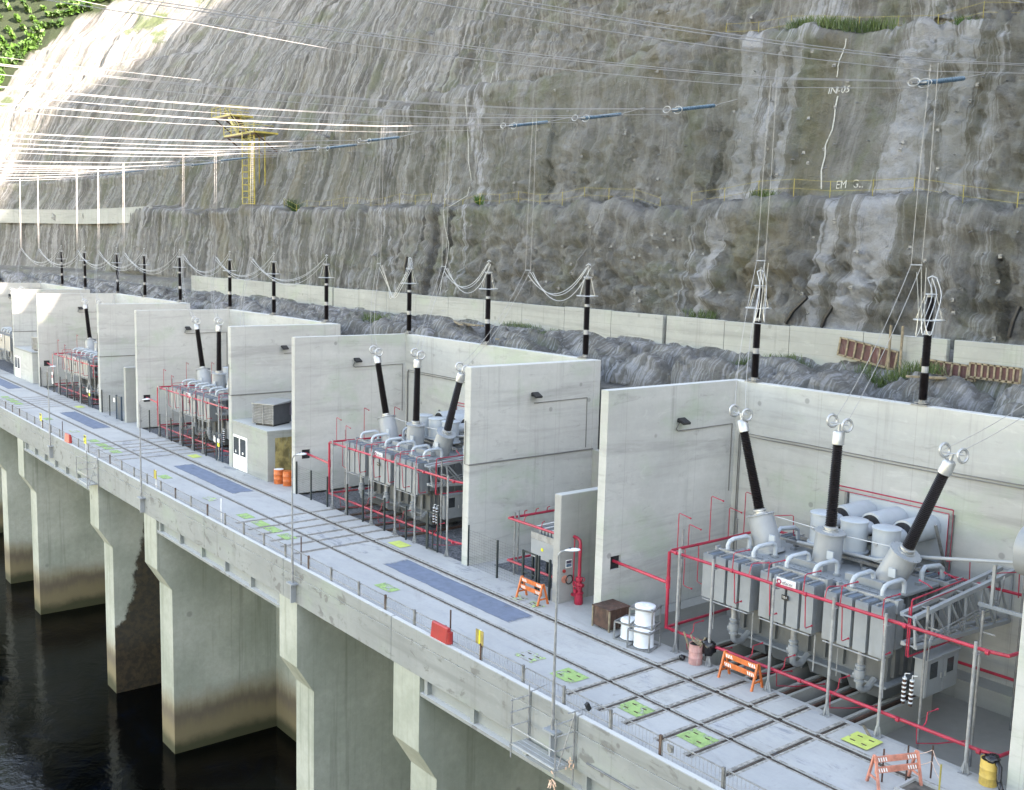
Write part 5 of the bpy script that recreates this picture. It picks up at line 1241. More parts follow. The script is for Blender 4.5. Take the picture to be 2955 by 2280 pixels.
for i, (x, y, z, c, lab) in enumerate([(-128, 52, 37, (-150, -60, 44), "single ground wire high over the far slope"), (-96, 56, 36.5, (-112, -60, 48), "single ground wire crossing high over the middle of the cliff"), (-100, 52, 29.5, (-106, -60, 31), "thin single ground wire under the high ones")]):
    tag(MB().path(sag((x, y, z), c, 1.5, 16), .02, 5).build("ground_wire", M_wire, base=(x, y, z)), lab, "wire", "single ground wires")

# ================================================================== THINGS ON THE DECK
# river railing: panels of bars
def rail_panel(x0, x1, label):
    y = 24.93
    t = thing("railing_panel", label, "railing", (x0, y, 0), "steel railing panels along the parapet")
    MB().path([(x0 + .02, y, 0.05), (x0 + .02, y, .98), (x0 + .12, y, 1.1), (x1 - .12, y, 1.1), (x1 - .02, y, .98), (x1 - .02, y, .05)], .026, 6).tube((x0, y, .62), (x1, y, .62), .02, 5).tube((x0, y, .3), (x1, y, .3), .018, 5).build("frame", M_galvd, t)
    b = MB(); n = int((x1 - x0) / .16)
    for i in range(1, n): x = x0 + (x1 - x0) * i / n; b.tube((x, y, .3), (x, y, 1.1), .0075, 4, False)
    b.build("bars", M_galv, t)
    MB().box(x1 - .05, x1 + .05, y - .04, y + .04, 0, 1.16).build("post", M_rust if random.random() < .3 else M_galvd, t)
ones = ["", "first", "second", "third", "fourth", "fifth", "sixth", "seventh", "eighth", "ninth", "tenth", "eleventh", "twelfth", "thirteenth", "fourteenth", "fifteenth", "sixteenth", "seventeenth", "eighteenth", "nineteenth"]
NUM = list(ones)
for tens, th_ in (("twenty", "twentieth"), ("thirty", "thirtieth"), ("forty", "fortieth"), ("fifty", "fiftieth"), ("sixty", "sixtieth")):
    NUM += [th_] + [tens + "-" + o_ for o_ in ones[1:10]]
x = -8.0; k = 0
while x > -150:
    L_ = random.uniform(2.3, 2.7) if x > -46 else 2.6
    if not (-35.0 < x < -33.6 and False):
        k += 1
        near = "past the scaffold" if x > -26 else "by the first lamp post" if x > -31 else "near the red box" if x > -38 else "over the widest pier" if x > -72 else "toward the far signs"
        rail_panel(x - L_, x, f"{NUM[k]} grey barred railing panel along the parapet from the near end")
    x -= L_ + .06
# red plastic barrier boxes hung on the railing
for x, lab in ((-35.6, "red plastic barrier block on the parapet near the back of a sign"), (-90.2, "small red barrier block on the parapet between the far yellow signs")):
    t = thing("barrier_block", lab, "barrier", (x, 24.8, .5), "red barrier blocks on the parapet")
    MB().hexa([(x - .65, 24.66, .45), (x + .65, 24.66, .45), (x - .65, 24.92, .45), (x + .65, 24.92, .45), (x - .6, 24.7, 1.2), (x + .6, 24.7, 1.2), (x - .6, 24.88, 1.2), (x + .6, 24.88, 1.2)]).build("body", M_redbox, t, bevel=.04)
    MB().tube((x + .7, 24.79, .55), (x + .7, 24.79, 1.05), .12, 8).build("coupling_knob", M_redbox, t, smooth=True)
# signs
def sign(x, face, label):
    t = thing("warning_sign", label, "sign", (x, 24.95, 0), "warning signs on the railing")
    MB().box(x - .03, x + .03, 24.93, 24.99, 0, 1.7).build("post", M_white, t)
    if face:
        MB().box(x - .28, x + .28, 24.88, 24.92, 1.05, 1.72).build("plate", M_sign, t)
        MB().box(x - .25, x + .25, 24.87, 24.885, 1.52, 1.68).build("header", M_ink, t)
        MB().obox((x, 24.872, 1.27), (.34, .01, .06), mat=Matrix.Rotation(R(-38), 3, 'Y')).add([(x - .2, 24.87, 1.12), (x - .03, 24.87, 1.14), (x - .17, 24.87, 1.27)], [(0, 1, 2)]).build("arrow", M_ink, t)
    else:
        for a, b in ((x - .26, x - .05), (x + .05, x + .26)): MB().box(a, b, 24.9, 24.92, 1.1, 1.7).build("plate", M_signback, t)
        MB().box(x - .05, x + .05, 24.9, 24.915, 1.1, 1.7).build("strip", M_sign, t)
sign(-98.9, True, "far yellow warning sign with a slanted black arrow"); sign(-85.9, True, "yellow arrow sign next to the broken parapet and far scaffold")
sign(-70.2, False, "brown back of a sign standing above the widest pier"); sign(-33.0, False, "brown back of a sign just past the red barrier block")
for x, lab in ((-59.3, "white stub pole at the railing over the middle girder"), (-48.9, "rusty stake on the railing near the second lamp post"), (-92.5, "thin stake on the far railing"), (-35.2, "thin rod behind the red barrier block")):
    tag(MB().tube((x, 25.0, 0), (x, 25.0, 1.9), .035, 6).build("stake", M_white if x == -59.3 else M_rust, base=(x, 25, 0)), lab, "stake", "stakes on the railing")

# street lamps
def lamp(x, label):
    y = 24.42
    t = thing("street_lamp", label, "street lamp", (x, y, -.4), "street lamps fixed to the parapet face")
    MB().cone((x, y, -.75), (x, y, 6.25), .06, .034, 10).tube((x, y, -.75), (x, y, 1.2), .066, 10).build("pole", M_galv, t, smooth=True)
    MB().box(x - .32, x + .32, 24.2, 24.6, -.5, -.42).box(x - .05, x + .05, 24.3, 24.6, -1.5, -.5).build("bracket", M_turret, t)
    MB().path([(x, y, 6.2), (x + .08, y + .06, 6.36), (x + .3, y + .25, 6.45)], .04, 6).build("arm", M_galv, t)
    hd = MB(); d_ = Vector((.78, .62, .12)).normalized(); c0 = Vector((x + .18, y + .15, 6.42)); s_ = Vector((-.62, .78, 0))
    ring = []
    for i, (a_, w_, h_) in enumerate(((0, .06, .05), (.15, .1, .09), (.35, .17, .14), (.65, .20, .15), (.85, .15, .1), (.93, .03, .02))):
        a_, w_, h_ = a_ * .62, w_ * .62, h_ * .62; c_ = c0 + d_ * a_
        for k_ in range(8): w = k_ * math.pi / 4; hd.v.append(tuple(c_ + s_ * (w_ * math.cos(w)) + Vector((0, 0, h_ * math.sin(w) * (1 if math.sin(w) > 0 else .45)))))
    for i in range(5):
        for k_ in range(8): hd.f.append((i * 8 + k_, i * 8 + (k_ + 1) % 8, (i + 1) * 8 + (k_ + 1) % 8, (i + 1) * 8 + k_))
    hd.f += [tuple(range(8))[::-1], tuple(40 + k_ for k_ in range(8))]
    h = hd.build("lamp_head", M_lampw, t, smooth=True)
    MB().obox(c0 + d_ * .2 + Vector((0, 0, .09)), (.07, .07, .03)).build("photocell", M_bluedoor, h)
for x, l in ((-27.75, "street lamp rising through the hanging scaffold"), (-48.75, "street lamp on the parapet across from the second transformer"), (-71.6, "street lamp next to the brown sign back over the widest pier"), (-94.2, "far street lamp between the two yellow arrow signs"), (-117, "farthest street lamp on the parapet")): lamp(x, l)

# hanging scaffolds
def scaffold(x0, x1, label, tape=True):
    t = thing("hanging_scaffold", label, "scaffold", ((x0 + x1) / 2, 24, -1.4), "tube scaffolds hung over the parapet")
    y0, y1 = 23.8, 24.55
    for (x, y, za, zb) in ((x0, y0, -2.0, .35), (x1, y0, -1.75, .38), (x0 + .1, y1, -1.6, .75), (x1 + .15, y1, -2.2, .62)): MB().tube((x, y, za), (x, y, zb), .03, 6).build("upright", M_galv, t)
    f = MB()
    for z in (-1.45, -.75, .0 - .35): f.tube((x0, y0, z), (x1, y0, z), .024, 5) if z != -.35 else None
    for x in (x0, x1):
        for z in (-1.48, -.75, -.2, .28): f.tube((x, y0 - .08, z), (x + .12, y1 + .05, z + .06), .024, 5)
    f.tube((x1, y0 + .1, -1.5), (x1 + .16, y1, .6), .028, 5).tube((x1 + .1, y1 - .3, .62), (x1 + .3, y1 + 1.2, .66), .024, 5).tube((x0 + .1, y1, .45), (x0 + .2, y1 + .8, .6), .024, 5)
    f.build("ledger", M_galv, t)
    n = 3
    for i in range(n):
        a = y0 + .02 + i * .23; MB().box(x0 + .02, x1 - .02, a, a + .21, -1.46, -1.42).build("deck_board", M_alu, t, bevel=.008)
    if tape:
        tp = MB(); rg = random.Random(2)
        for c_, L_, n_ in (((x1 - .1, y0, -1.75), .7, 16), ((x1 + .25, 24.3, -1.1), .35, 10)):
            for i in range(n_):
                p = Vector(c_) + Vector((rg.gauss(0, .1), rg.gauss(0, .07), rg.uniform(-L_, .1))); q = p + Vector((rg.gauss(0, .1), rg.gauss(0, .05), rg.uniform(-.3, .1))); w = Vector((.035, 0, .02)); tp.add([p - w, p + w, q + w, q - w], [(0, 1, 2, 3)])
        tp.build("tape_ribbon", M_tape, t)
scaffold(-29.4, -26.85, "hanging tube scaffold with metal boards round the nearest lamp post")
scaffold(-84.5, -81.8, "far hanging scaffold under the yellow arrow sign", False)
tag(MB().obox((-26.4, 24.9, .85), (.12, .15, .3), .4, Matrix.Rotation(.5, 3, 'X')).build("glove", M_black, base=(-26.4, 24.9, .7)), "black work glove stuck on the end of the scaffold tube", "glove")
tag(MB().tube((-22.4, 24.9, .8), (-22.4, 24.97, .8), .12, 5).obox((-22.4, 24.95, .85), (.28, .02, .25)).build("hanging_tag", M_galvd, base=(-22.4, 24.9, .8)), "small grey tag hung on the railing nearest the frame bottom", "tag")

# orange barricades
def barricade(x0, y0, x1, y1, mat, label):
    a, b = Vector((x0, y0, 0)), Vector((x1, y1, 0)); d_ = (b - a); L_ = d_.length; d_.normalize(); n_ = Vector((-d_.y, d_.x, 0)); ang = math.atan2(d_.y, d_.x)
    t = thing("barricade", label, "barricade", (a + b) / 2, "orange trestle barricades")
    for z, o in ((.92, .04), (.58, .10)):
        c = (a + b) / 2 - n_ * o + Vector((0, 0, z)); bd_ = MB().obox(c, (L_ - .1, .05, .22), ang).build("board", mat, t, bevel=.01)
        st = MB()
        for e in (.17, .8):
            for i in range(4):
                p = a + d_ * (L_ * e + i * .09 - .1) - n_ * (o + .032) + Vector((0, 0, z - .07)); q = p + Vector((0, 0, .14)) + d_ * -.05; st.add([p, p + d_ * .045, q + d_ * .045, q], [(0, 1, 2, 3)])
        st.build("reflective_stripe", M_white, bd_)
    for e in (.08, L_ - .08):
        p = a + d_ * e
        for sg_ in (-1, 1):
            f_ = MB(); f_.hexa([tuple(p + n_ * sg_ * .38 + d_ * -.04 + Vector((0, 0, 0))), tuple(p + n_ * sg_ * .38 + d_ * .04), tuple(p + n_ * sg_ * .29 + d_ * -.04), tuple(p + n_ * sg_ * .29 + d_ * .04), tuple(p + n_ * sg_ * .06 + d_ * -.04 + Vector((0, 0, 1.06))), tuple(p + n_ * sg_ * .06 + d_ * .04 + Vector((0, 0, 1.06))), tuple(p + d_ * -.04 + Vector((0, 0, 1.06))), tuple(p + d_ * .04 + Vector((0, 0, 1.06)))]); f_.build("leg", mat, t)
        MB().obox(p + Vector((0, 0, .3)), (.04, .56, .07), ang).build("crossbar", mat, t)
    return t
barricade(-26.85, 32.85, -25.0, 32.85, M_orange, "orange barricade with white stripes at the edge of the open pit")
barricade(-39.4, 32.25, -37.6, 32.25, M_orange, "orange barricade in front of the black gate posts beside the short wall")
barricade(-17.9, 29.7, -17.2, 31.3, M_orangef, "faded orange barricade by the rusty stakes in the nearest corner")
# stakes with tape round the little hatch
HT = [(-17.84, 30.25, 1.15), (-17.39, 30.95, 1.25), (-17.02, 31.83, 1.15), (-16.2, 30.9, 1.1)]
for i, (x, y, h) in enumerate(HT):
    tag(MB().tube((x, y, 0), (x, y, h), .03, 6).build("stake", M_rust if i < 3 else M_yellow, base=(x, y, 0)), ["rusty stake just before the faded barricade", "rusty stake behind the faded barricade, tallest", "rusty stake between the faded barricade and the yellow drum", "yellow stake at the hatch corner"][i], "stake", "stakes round the hatch")
tp = MB()
for i in range(3):
    for z in (.6, 1.0):
        a, b = Vector(HT[i]), Vector(HT[i + 1]); a.z = b.z = z; tp.path(sag(a, b, .08, 5), .012, 4)
tag(tp.build("tape_line", M_tape, base=HT[0][:2] + (0.8,)), "white and orange caution tape strung between the rusty stakes", "tape")
t = thing("hatch_frame", "open square hatch with pale concrete rim between the stakes", "hatch", (-16.7, 30.6, 0)); MB().box(-17.3, -16.0, 30.1, 30.2, 0, .12).box(-17.3, -16.0, 31.2, 31.3, 0, .12).box(-17.3, -17.2, 30.2, 31.2, 0, .12).box(-16.1, -16.0, 30.2, 31.2, 0, .12).build("rim", M_deck, t); MB().box(-17.2, -16.1, 30.2, 31.2, .004, .02).build("grate", M_joint, t)

# drums and containers
def drum(x, y, mat, label, r=.29, h=.88, lid=None):
    t = thing("steel_drum", label, "drum", (x, y, 0), "drums")
    MB().lathe([(0, r * .97), (.01, r), (h * .33 - .02, r), (h * .33, r + .015), (h * .33 + .02, r), (h * .66 - .02, r), (h * .66, r + .015), (h * .66 + .02, r), (h - .02, r), (h - .01, r + .012), (h, r + .012), (h, r - .02), (h - .03, r - .03)], (x, y, 0), (x, y, h), 20).build("shell", mat, t, smooth=True)
    if lid: MB().tube((x, y, h - .03), (x, y, h + .01), r - .01, 18).build("lid", lid, t)
    else: MB().tube((x, y, h - .06), (x, y, h - .028), r - .03, 18).build("contents", M_black, t)
    return t
drum(-28.35, 32.86, M_drump, "faded pink drum full of scrap timber beside the second support post")
sc = MB()
for a, b in (((-28.5, 32.8, .3), (-28.75, 32.5, 1.35)), ((-28.3, 32.9, .5), (-27.95, 32.75, 1.0)), ((-28.5, 33.0, .6), (-28.05, 32.8, 1.1)), ((-28.4, 32.8, .5), (-28.1, 33.15, 1.15)), ((-28.45, 33.0, .6), (-28.8, 33.0, 1.1))): sc.cone(a, b, .045, .04, 4)
sc.obox((-28.35, 32.85, .93), (.62, .12, .03), -.4).obox((-28.3, 32.95, .98), (.7, .14, .03), -.55)
tag(sc.build("scrap_timber", M_timber, base=(-28.35, 32.86, .9)), "scrap wooden boards sticking out of the faded pink drum", "scrap wood")
def bag(cx, cy, cz, sx, sy, sz, label, seed=1, mat=None):
    mb = MB(); rg = random.Random(seed); nu, nv = 12, 8
    for j in range(nv + 1):
        th = math.pi * j / nv
        for i in range(nu): ph = 2 * math.pi * i / nu; rr = 1 + rg.uniform(-.22, .22); mb.v.append((cx + sx * rr * math.sin(th) * math.cos(ph), cy + sy * rr * math.sin(th) * math.sin(ph), cz + sz * rr * math.cos(th)))
    for j in range(nv):
        for i in range(nu): mb.f.append((j * nu + i, j * nu + (i + 1) % nu, (j + 1) * nu + (i + 1) % nu, (j + 1) * nu + i))
    return mb
tag(bag(-28.0, 33.2, .75, .38, .3, .35, "", 4).build("plastic_bag", M_bag, smooth='all', base=(-28, 33.2, .7)), "crumpled black plastic behind the faded pink drum", "bag")
tag(bag(-28.9, 32.65, .12, .14, .12, .12, "", 6).build("plastic_bag", M_bag, smooth='all', base=(-28.9, 32.65, 0)), "little black bundle lying at the foot of the faded pink drum", "bag")
drum(-15.68, 33.05, M_drumy, "battered yellow drum against the near end wall")
b = bag(-15.6, 33.05, .93, .27, .27, .13, "", 9); b.path([(-15.5, 33.0, .95), (-15.25, 32.85, .8), (-15.2, 32.75, .45), (-15.1, 32.65, .3)], .09, 6).cone((-15.2, 32.75, .45), (-14.95, 32.5, .2), .05, .1, 6)
tag(b.build("plastic_bag", M_bag, smooth='all', base=(-15.6, 33.05, .9)), "black bin liner spilling out of the yellow drum", "bag")
for x, y, l, lid in ((-69.0, 33.5, "orange drum with a white lid at the corner of the small building", M_white), (-68.05, 33.75, "middle orange drum of the three by the small building", M_orange), (-67.0, 34.0, "orange drum nearest the blast wall by the small building", M_orange)): drum(x, y, M_orange, l, .36, 1.05, lid)

# rusty crate and white insulator drums in frames
t = thing("steel_crate", "rusty brown steel crate standing at the foot of the blast wall", "crate", (-33.6, 33.3, 0))
MB().box(-34.2, -33.1, 32.35, 34.0 - .4, .08, .98).build("body", M_rust, t, bevel=.02)
MB().box(-34.24, -33.06, 32.31, 33.64, .98, 1.03).build("lid", M_rust, t)
f = MB()
for x in (-34.22, -33.12):
    for y in (32.33, 33.58): f.box(x - .01, x + .06, y - .02, y + .05, 0, .98)
f.build("corner_post", M_timber, t)
def framed(cx, cy, z0, ang, label, s=1.05, hh=.82):
    t = thing("framed_drum", label, "insulator drum", (cx, cy, z0), "white drums in steel frames")
    m = Matrix.Rotation(ang, 3, 'Z'); c = Vector((cx, cy, z0))
    f = MB()
    for sx in (-1, 1):
        for sy in (-1, 1): f.obox(c + m @ Vector((sx * s / 2, sy * s / 2, hh / 2)), (.06, .06, hh), ang)
    for z in (.03, hh):
        for sg_ in (-1, 1): f.obox(c + m @ Vector((0, sg_ * s / 2, z)), (s, .06, .07), ang).obox(c + m @ Vector((sg_ * s / 2, 0, z)), (.06, s, .07), ang)
    f.obox(c + m @ Vector((0, -.25, hh)), (s, .07, .05), ang).obox(c + m @ Vector((0, .25, hh)), (s, .07, .05), ang).build("frame", M_galvd, t)
    MB().lathe([(0, .40), (.04, .46), (.1, .44), (hh - .08, .44), (hh - .04, .47), (hh + .03, .46), (hh + .05, .43), (hh + .06, .2)], c + Vector((0, 0, .04)), c + Vector((0, 0, 2)), 28).build("drum", M_whitec, t, smooth=True)
framed(-32.0, 32.62, 0, .25, "white glazed drum in a steel frame, the one set lower and behind")
framed(-30.95, 32.4, 0, .3, "white glazed drum in a steel frame, bottom one of the stacked pair")
framed(-31.15, 32.62, .9, .42, "white glazed drum in a steel frame, top one of the stacked pair")

# hydrant and its wall fittings
t = thing("fire_hydrant", "red fire valve column with bent pipe beside the short partition wall", "hydrant", (-36.9, 33.85, 0))
x, y = -36.85, 33.85
MB().path([(x, y, 1.2), (x, y, 3.0), (x - .05, y, 3.2), (x - .2, y - .02, 3.28), (x - .45, y - .02, 3.3)], .085, 10).build("stand_pipe", M_pipe, t, smooth=True)
MB().lathe([(0, .2), (.05, .22), (.5, .2), (.55, .24), (.6, .24), (.62, .17), (.85, .16), (.87, .22), (.93, .22), (.95, .14), (1.15, .12), (1.2, .18), (1.35, .18), (1.38, .09)], (x, y, 0), (x, y, 2), 16).tube((x - .3, y, 1.0), (x + .3, y, 1.0), .09, 10).tube((x, y - .3, .7), (x, y, .7), .09, 10).build("valve_body", M_pipe, t, smooth=True)
MB().torus((x, y - .3, 1.05), (0, 1, 0), .13, .02, 14, 5).torus((x + .28, y, 1.3), (1, 0, 0), .1, .02, 14, 5).build("hand_wheel", M_pipe, t)
MB().path([(x - .42, y, 3.25), (x - .42, y, 1.2), (x - .36, y, .3)], .03, 6).tube((x - .5, y, .35), (x - .1, y, .35), .08, 8).build("side_pipe", M_pipe, t)
t = thing("hose_reel", "coiled hose and round pink alarm plate on the side of the short wall", "hose", (-37.4, 33.5, 1.2)); xx = -37.38
MB().torus((xx + .06, 33.62, 1.15), (1, 0, 0), .22, .03, 18, 5).build("hose", M_black, t); MB().tube((xx, 33.35, 1.2), (xx + .03, 33.35, 1.2), .19, 20).build("round_plate", M_orangef, t); MB().tube((xx, 33.3, 1.62), (xx + .05, 33.3, 1.62), .09, 14).build("alarm_bell", M_redbox, t)
t = thing("notice_plate", "small blue and white notice plate on the side of the short wall", "sign", (-37.4, 33.55, 1.95)); MB().box(xx, xx + .02, 33.4, 33.8, 1.75, 2.15).build("plate", M_white, t); MB().box(xx + .02, xx + .028, 33.43, 33.77, 1.79, 1.95).build("blue_field", M_glass, t); MB().box(xx + .02, xx + .028, 33.43, 33.77, 1.97, 2.11).build("dark_field", M_ink, t)

# small service transformer with black gate posts in the first gap
def small_trafo():
    t = thing("service_transformer", "small grey service transformer with fins behind the black gate posts", "transformer", (-40.4, 35, 0), "small service transformers in the gaps")
    MB().box(-41.3, -39.3, 34.4, 35.6, 1.25, 2.25).build("tank", M_turret, t, bevel=.03)
    for i in range(7): MB().box(-41.0 + i * .26, -40.84 + i * .26, 34.7, 36.1, 2.3, 2.85).build("fin", M_tr, t)
    for i in range(3): MB().tube((-41 + i * .6, 34.5, 2.9), (-40.9 + i * .6, 35.7, 2.98), .03, 6).build("bushing_bar", M_white, t)
    for x in (-41.2, -39.4):
        for y in (34.5, 35.5): MB().box(x - .05, x + .05, y - .05, y + .05, 0, 1.25).build("leg", M_fence, t)
    MB().box(-41.28, -39.32, 34.38, 34.4, 2.25, 2.6).build("rack", M_galv, t)
    MB().tube((-40.35, 34.38, 1.8), (-40.35, 34.4, 1.8), .1, 6).build("warning_mark", M_sign, t)
    return t
st0 = small_trafo(); copy_tree(st0, (-62.8, 0, 0), "small service transformer in the far gap past the blue gate")
def ring(x0, y0, label, dx=0):
    t = thing("sprinkler_pipework", label, "sprinkler pipes", (x0, y0, 0), "red sprinkler rings round the service transformers")
    for z in (3.05, .75): MB().path([(x0 + 4.6, y0 + .05, z), (x0, y0, z), (x0 + .03, y0 + .1, z), (x0 + .05, y0 + 4, z)], .07, 8).build("ring_pipe", M_pipe, t)
    for (a, b) in ((.35, .15), (.1, .6), (.2, 3.4)): MB().tube((x0 + a, y0 + b, 0), (x0 + a, y0 + b, 3.4), .045, 6).build("support_post", M_galvd, t)
    for q in (1, 1.8, 2.6, 3.4): MB().path([(x0 + .05, y0 + q, 3.05), (x0 + .1, y0 + q, 3.3), (x0 + .3, y0 + q, 3.4)], .025, 5).build("nozzle_arm", M_pipe, t)
    for q in (1.2, 2.6): MB().path([(x0 + q, y0 + .05, 3.05), (x0 + q, y0 + .15, 3.35), (x0 + q, y0 + .3, 3.4)], .025, 5).build("nozzle_arm", M_pipe, t)
ring(-42.7, 34.0, "red pipe ring with hooked nozzles round the small service transformer")
t = thing("gate_frame", "black steel gate frame behind the barricade by the short wall", "gate", (-39.2, 33.02, 0))
for x in (-40.2, -39.15, -38.95, -38.1): MB().box(x - .05, x + .05, 32.97, 33.07, 0, 2.05).build("gate_post", M_fence, t)
MB().box(-40.2, -39.15, 32.99, 33.05, 1.98, 2.05).box(-40.2, -39.15, 32.99, 33.05, .1, .17).box(-40.2, -39.15, 32.99, 33.05, .9, .95).build("gate_rail", M_fence, t)
t = thing("blue_gate", "dark blue steel gate beside the far short wall", "gate", (-101.9, 33.0, 0)); MB().box(-103.1, -101.9, 32.95, 33.02, .05, 2.3).build("leaf", M_bluedoor, t, bevel=.01); MB().box(-101.85, -101.7, 32.9, 33.05, 0, 2.35).box(-103.25, -103.12, 32.9, 33.05, 0, 2.35).build("gate_post", M_bluedoor, t)
t = thing("notice_plate", "small white plate hung on the fence beside the dark blue gate", "sign", (-103.7, 33, 1.8)); MB().box(-103.9, -103.5, 32.9, 32.92, 1.6, 2.0).build("plate", M_white, t)

# mesh fences
def fence(xsx, label, y=33.04, h=2.05, signs=()):
    t = thing("mesh_fence", label, "fence", (xsx[0], y, 0), "dark mesh fences along the deck edge")
    for i, x in enumerate(xsx): MB().box(x - .045, x + .045, y - .045, y + .045, 0, h + (.25 if i in (0,) else 0)).build("post", M_fence, t)
    for a, b in zip(xsx[:-1], xsx[1:]):
        m_ = MB(); n = int(abs(b - a) / .2)
        for i in range(1, n): x = a + (b - a) * i / n; m_.add([(x - .004, y, .08), (x + .004, y, .08), (x + .004, y, h), (x - .004, y, h)], [(0, 1, 2, 3)])
        for i in range(14): z = .1 + (h - .12) * i / 13; m_.add([(a, y, z - .004), (b, y, z - .004), (b, y, z + .004), (a, y, z + .004)], [(0, 1, 2, 3)])
        m_.build("mesh_panel", M_screen, t)
    return t
fence([-65.3, -63.17, -60.87, -58.22, -56.26, -53.68, -51.25, -49.03], "dark mesh fence in front of the second transformer")
fence([-45.0, -42.38, -40.25], "mesh fence from the outer blast wall to the black gate frame")
fence([-96.9, -94.3, -91.7, -89.0, -86.3, -83.8, -81.3, -79.2], "dark mesh fence in front of the third transformer")
fence([-130.6, -127.8, -125.2, -122.6, -120.0, -117.4, -114.8, -112.4], "dark mesh fence in front of the fourth transformer")
fence([-107.9, -105.5, -103.2], "mesh fence beside the dark blue gate")
for x0, l in ((-49.0, "narrow dark gate at the end of the second bay fence"), (-79.1, "dark blue gate with notices in front of the third transformer"), (-112.2, "dark blue gate with notices in front of the fourth transformer")):
    t = thing("fence_gate", l, "gate", (x0, 33, 0), "gates in the mesh fences")
    f = MB().box(x0 + .05, x0 + .13, 32.98, 33.06, .05, 2.3).box(x0 + 1.05, x0 + 1.13, 32.98, 33.06, .05, 2.3).box(x0 + .13, x0 + 1.05, 32.99, 33.05, 2.22, 2.3).box(x0 + .13, x0 + 1.05, 32.99, 33.05, .08, .16).box(x0 + .55, x0 + .62, 32.99, 33.05, .16, 1.2)
    f.build("frame", M_bluedoor if x0 < -50 else M_fence, t)
    if x0 < -50:
        MB().box(x0 + .35, x0 + .75, 32.93, 32.95, 1.55, 1.85).box(x0 - .35, x0 - .2, 32.93, 32.95, 1.5, 2.0).box(x0 - .12, x0 - .02, 32.93, 32.95, 1.45, 1.9).build("white_notice", M_white, t); MB().box(x0 + .35, x0 + .75, 32.93, 32.95, 1.22, 1.5).build("yellow_notice", M_sign, t)
t = thing("notice_plate", "white oval no-entry plate hung on the fourth bay fence", "sign", (-125, 33, 1.6)); MB().box(-125.4, -124.9, 32.9, 32.92, 1.0, 2.3).build("plate", M_white, t); MB().torus((-125.15, 32.89, 1.8), (0, 1, 0), .17, .035, 16, 4).build("red_ring", M_redbox, t)

# small buildings with louvred boxes
def building(x0, x1, k, label):
    t = thing("switch_building", label, "building", ((x0 + x1) / 2, 37, 0), "small concrete buildings in the gaps")
    MB().box(x0, x1, 33.0, 41.95, -.5, 3.55).build("walls", M_bld if k == 0 else M_wall, t, bevel=.03)
    MB().box(x0 - .02, x1 + .02, 32.96, 41.97, 3.55, 3.75).build("roof_slab", M_bld, t)
    d = MB().box(x0 + .25, x0 + 2.75, 32.96, 33.0, .05, 2.68).build("door_frame", M_white, t)
    for a in (x0 + .33, x0 + 1.54):
        MB().box(a, a + 1.13, 32.93, 32.96, .1, 2.6).build("door_leaf", M_white, d)
        MB().box(a + .08, a + 1.05, 32.915, 32.93, 1.2, 2.52).build("door_pane", M_pane, d)
    if k == 0:
        MB().add([(x0 + .75, 32.9, 1.35), (x0 + .98, 32.9, 1.35), (x0 + .86, 32.9, 1.6)], [(0, 1, 2)]).box(x0 + 2.0, x0 + 2.22, 32.9, 32.91, 1.35, 1.52).build("sticker", M_white, d)
        MB().box(x1, x1 + .03, 33.6, 35.6, .1, 3.2).build("stained_panel", M_ochre, t); MB().box(x1, x1 + .04, 35.9, 38.5, 1.0, 2.6).build("white_panel", M_white, t); MB().box(x1 + .0, x1 + .03, 35.9, 38.6, 2.6, 3.3).build("dark_window", M_pane, t)
building(-76.0, -69.8, 0, "small grey building with white glazed door beside the orange drums")
building(-142.3, -134.0, 1, "farther pale building with a white door beside the sunlit walls")
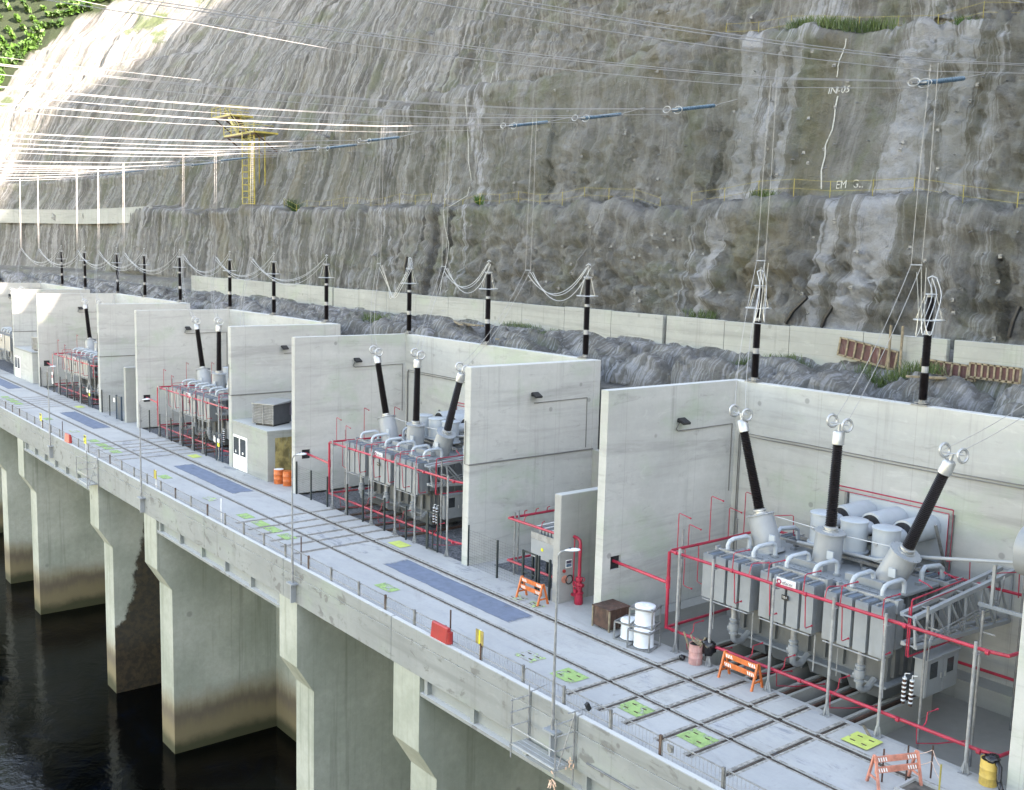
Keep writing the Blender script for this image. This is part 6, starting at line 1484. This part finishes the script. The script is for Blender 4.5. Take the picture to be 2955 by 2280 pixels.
def louver(x, y, z, ang, label):
    t = thing("louvre_box", label, "air unit", (x, y, z), "louvred boxes on the building roofs")
    m = Matrix.Rotation(ang, 3, 'Z'); c = Vector((x, y, z)); w, d, h = 1.9, 2.3, 1.5
    MB().obox(c + m @ Vector((w / 2, d / 2, h / 2 + .12)), (w - .12, d - .12, h), ang).build("casing", M_louver, t)
    f = MB()
    for i in range(12):
        zz = .2 + i * .118
        a = [m @ Vector(p) + c for p in ((0, -.03, zz), (w, -.03, zz), (0, .05, zz + .04), (w, .05, zz + .04), (0, -.03, zz + .05), (w, -.03, zz + .05), (0, .05, zz + .08), (w, .05, zz + .08))]; f.hexa(a)
    for u_ in (0, .49, .98): f.obox(c + m @ Vector((w * u_ + .02, -.035, h / 2 + .12)), (.05, .05, h), ang)
    f.build("louvre_blades", M_galv, t)
    a = [m @ Vector(p) + c for p in ((-.08, -.1, h + .12), (w + .08, -.1, h + .12), (-.08, d + .05, h + .12), (w + .08, d + .05, h + .12), (-.08, -.1, h + .16), (w + .08, -.1, h + .16), (-.08, d + .05, h + .3), (w + .08, d + .05, h + .3))]
    MB().hexa(a).build("lid", M_alu, t)
    MB().obox(c + m @ Vector((w / 2, d / 2, .06)), (w - .3, d - .3, .12), ang).build("plinth", M_black, t)
louver(-73.0, 33.35, 3.75, R(27), "big louvred air box near the roof edge of the small building")
louver(-70.6, 36.3, 3.75, R(27), "second louvred air box farther back on the small building roof")
louver(-136.2, 33.6, 3.75, R(22), "louvred air box on the farther pale building")
tag(MB().box(-72.3, -70.9, 36.0, 36.1, 4.4, 5.3).build("dark_panel", M_greyink, base=(-71.6, 36, 4.4)), "dark square panel standing between the two louvred boxes", "panel")

# loose bits in the pit
tag(MB().path([(-18.9, 34.6, -1.16), (-18.3, 35.2, -1.16), (-17.4, 35.0, -1.17), (-16.9, 34.3, -1.16), (-17.4, 33.9, -1.16), (-18.2, 34.2, -1.15), (-18.1, 34.9, -1.13), (-17.2, 34.9, -1.14), (-16.6, 34.3, -1.16), (-16.2, 33.8, -1.16), (-16.6, 33.6, -1.16), (-17.1, 34.1, -1.15)], .025, 5).build("cable", M_cable, base=(-17.6, 34.4, -1.16)), "loose grey cable lying in loops on the pit floor", "cable")
tag(MB().obox((-20.3, 33.15, .02), (.9, .1, .03), -.75).build("plank", M_timber, base=(-20.3, 33.1, 0)), "short board lying across the edge of the pit", "plank")
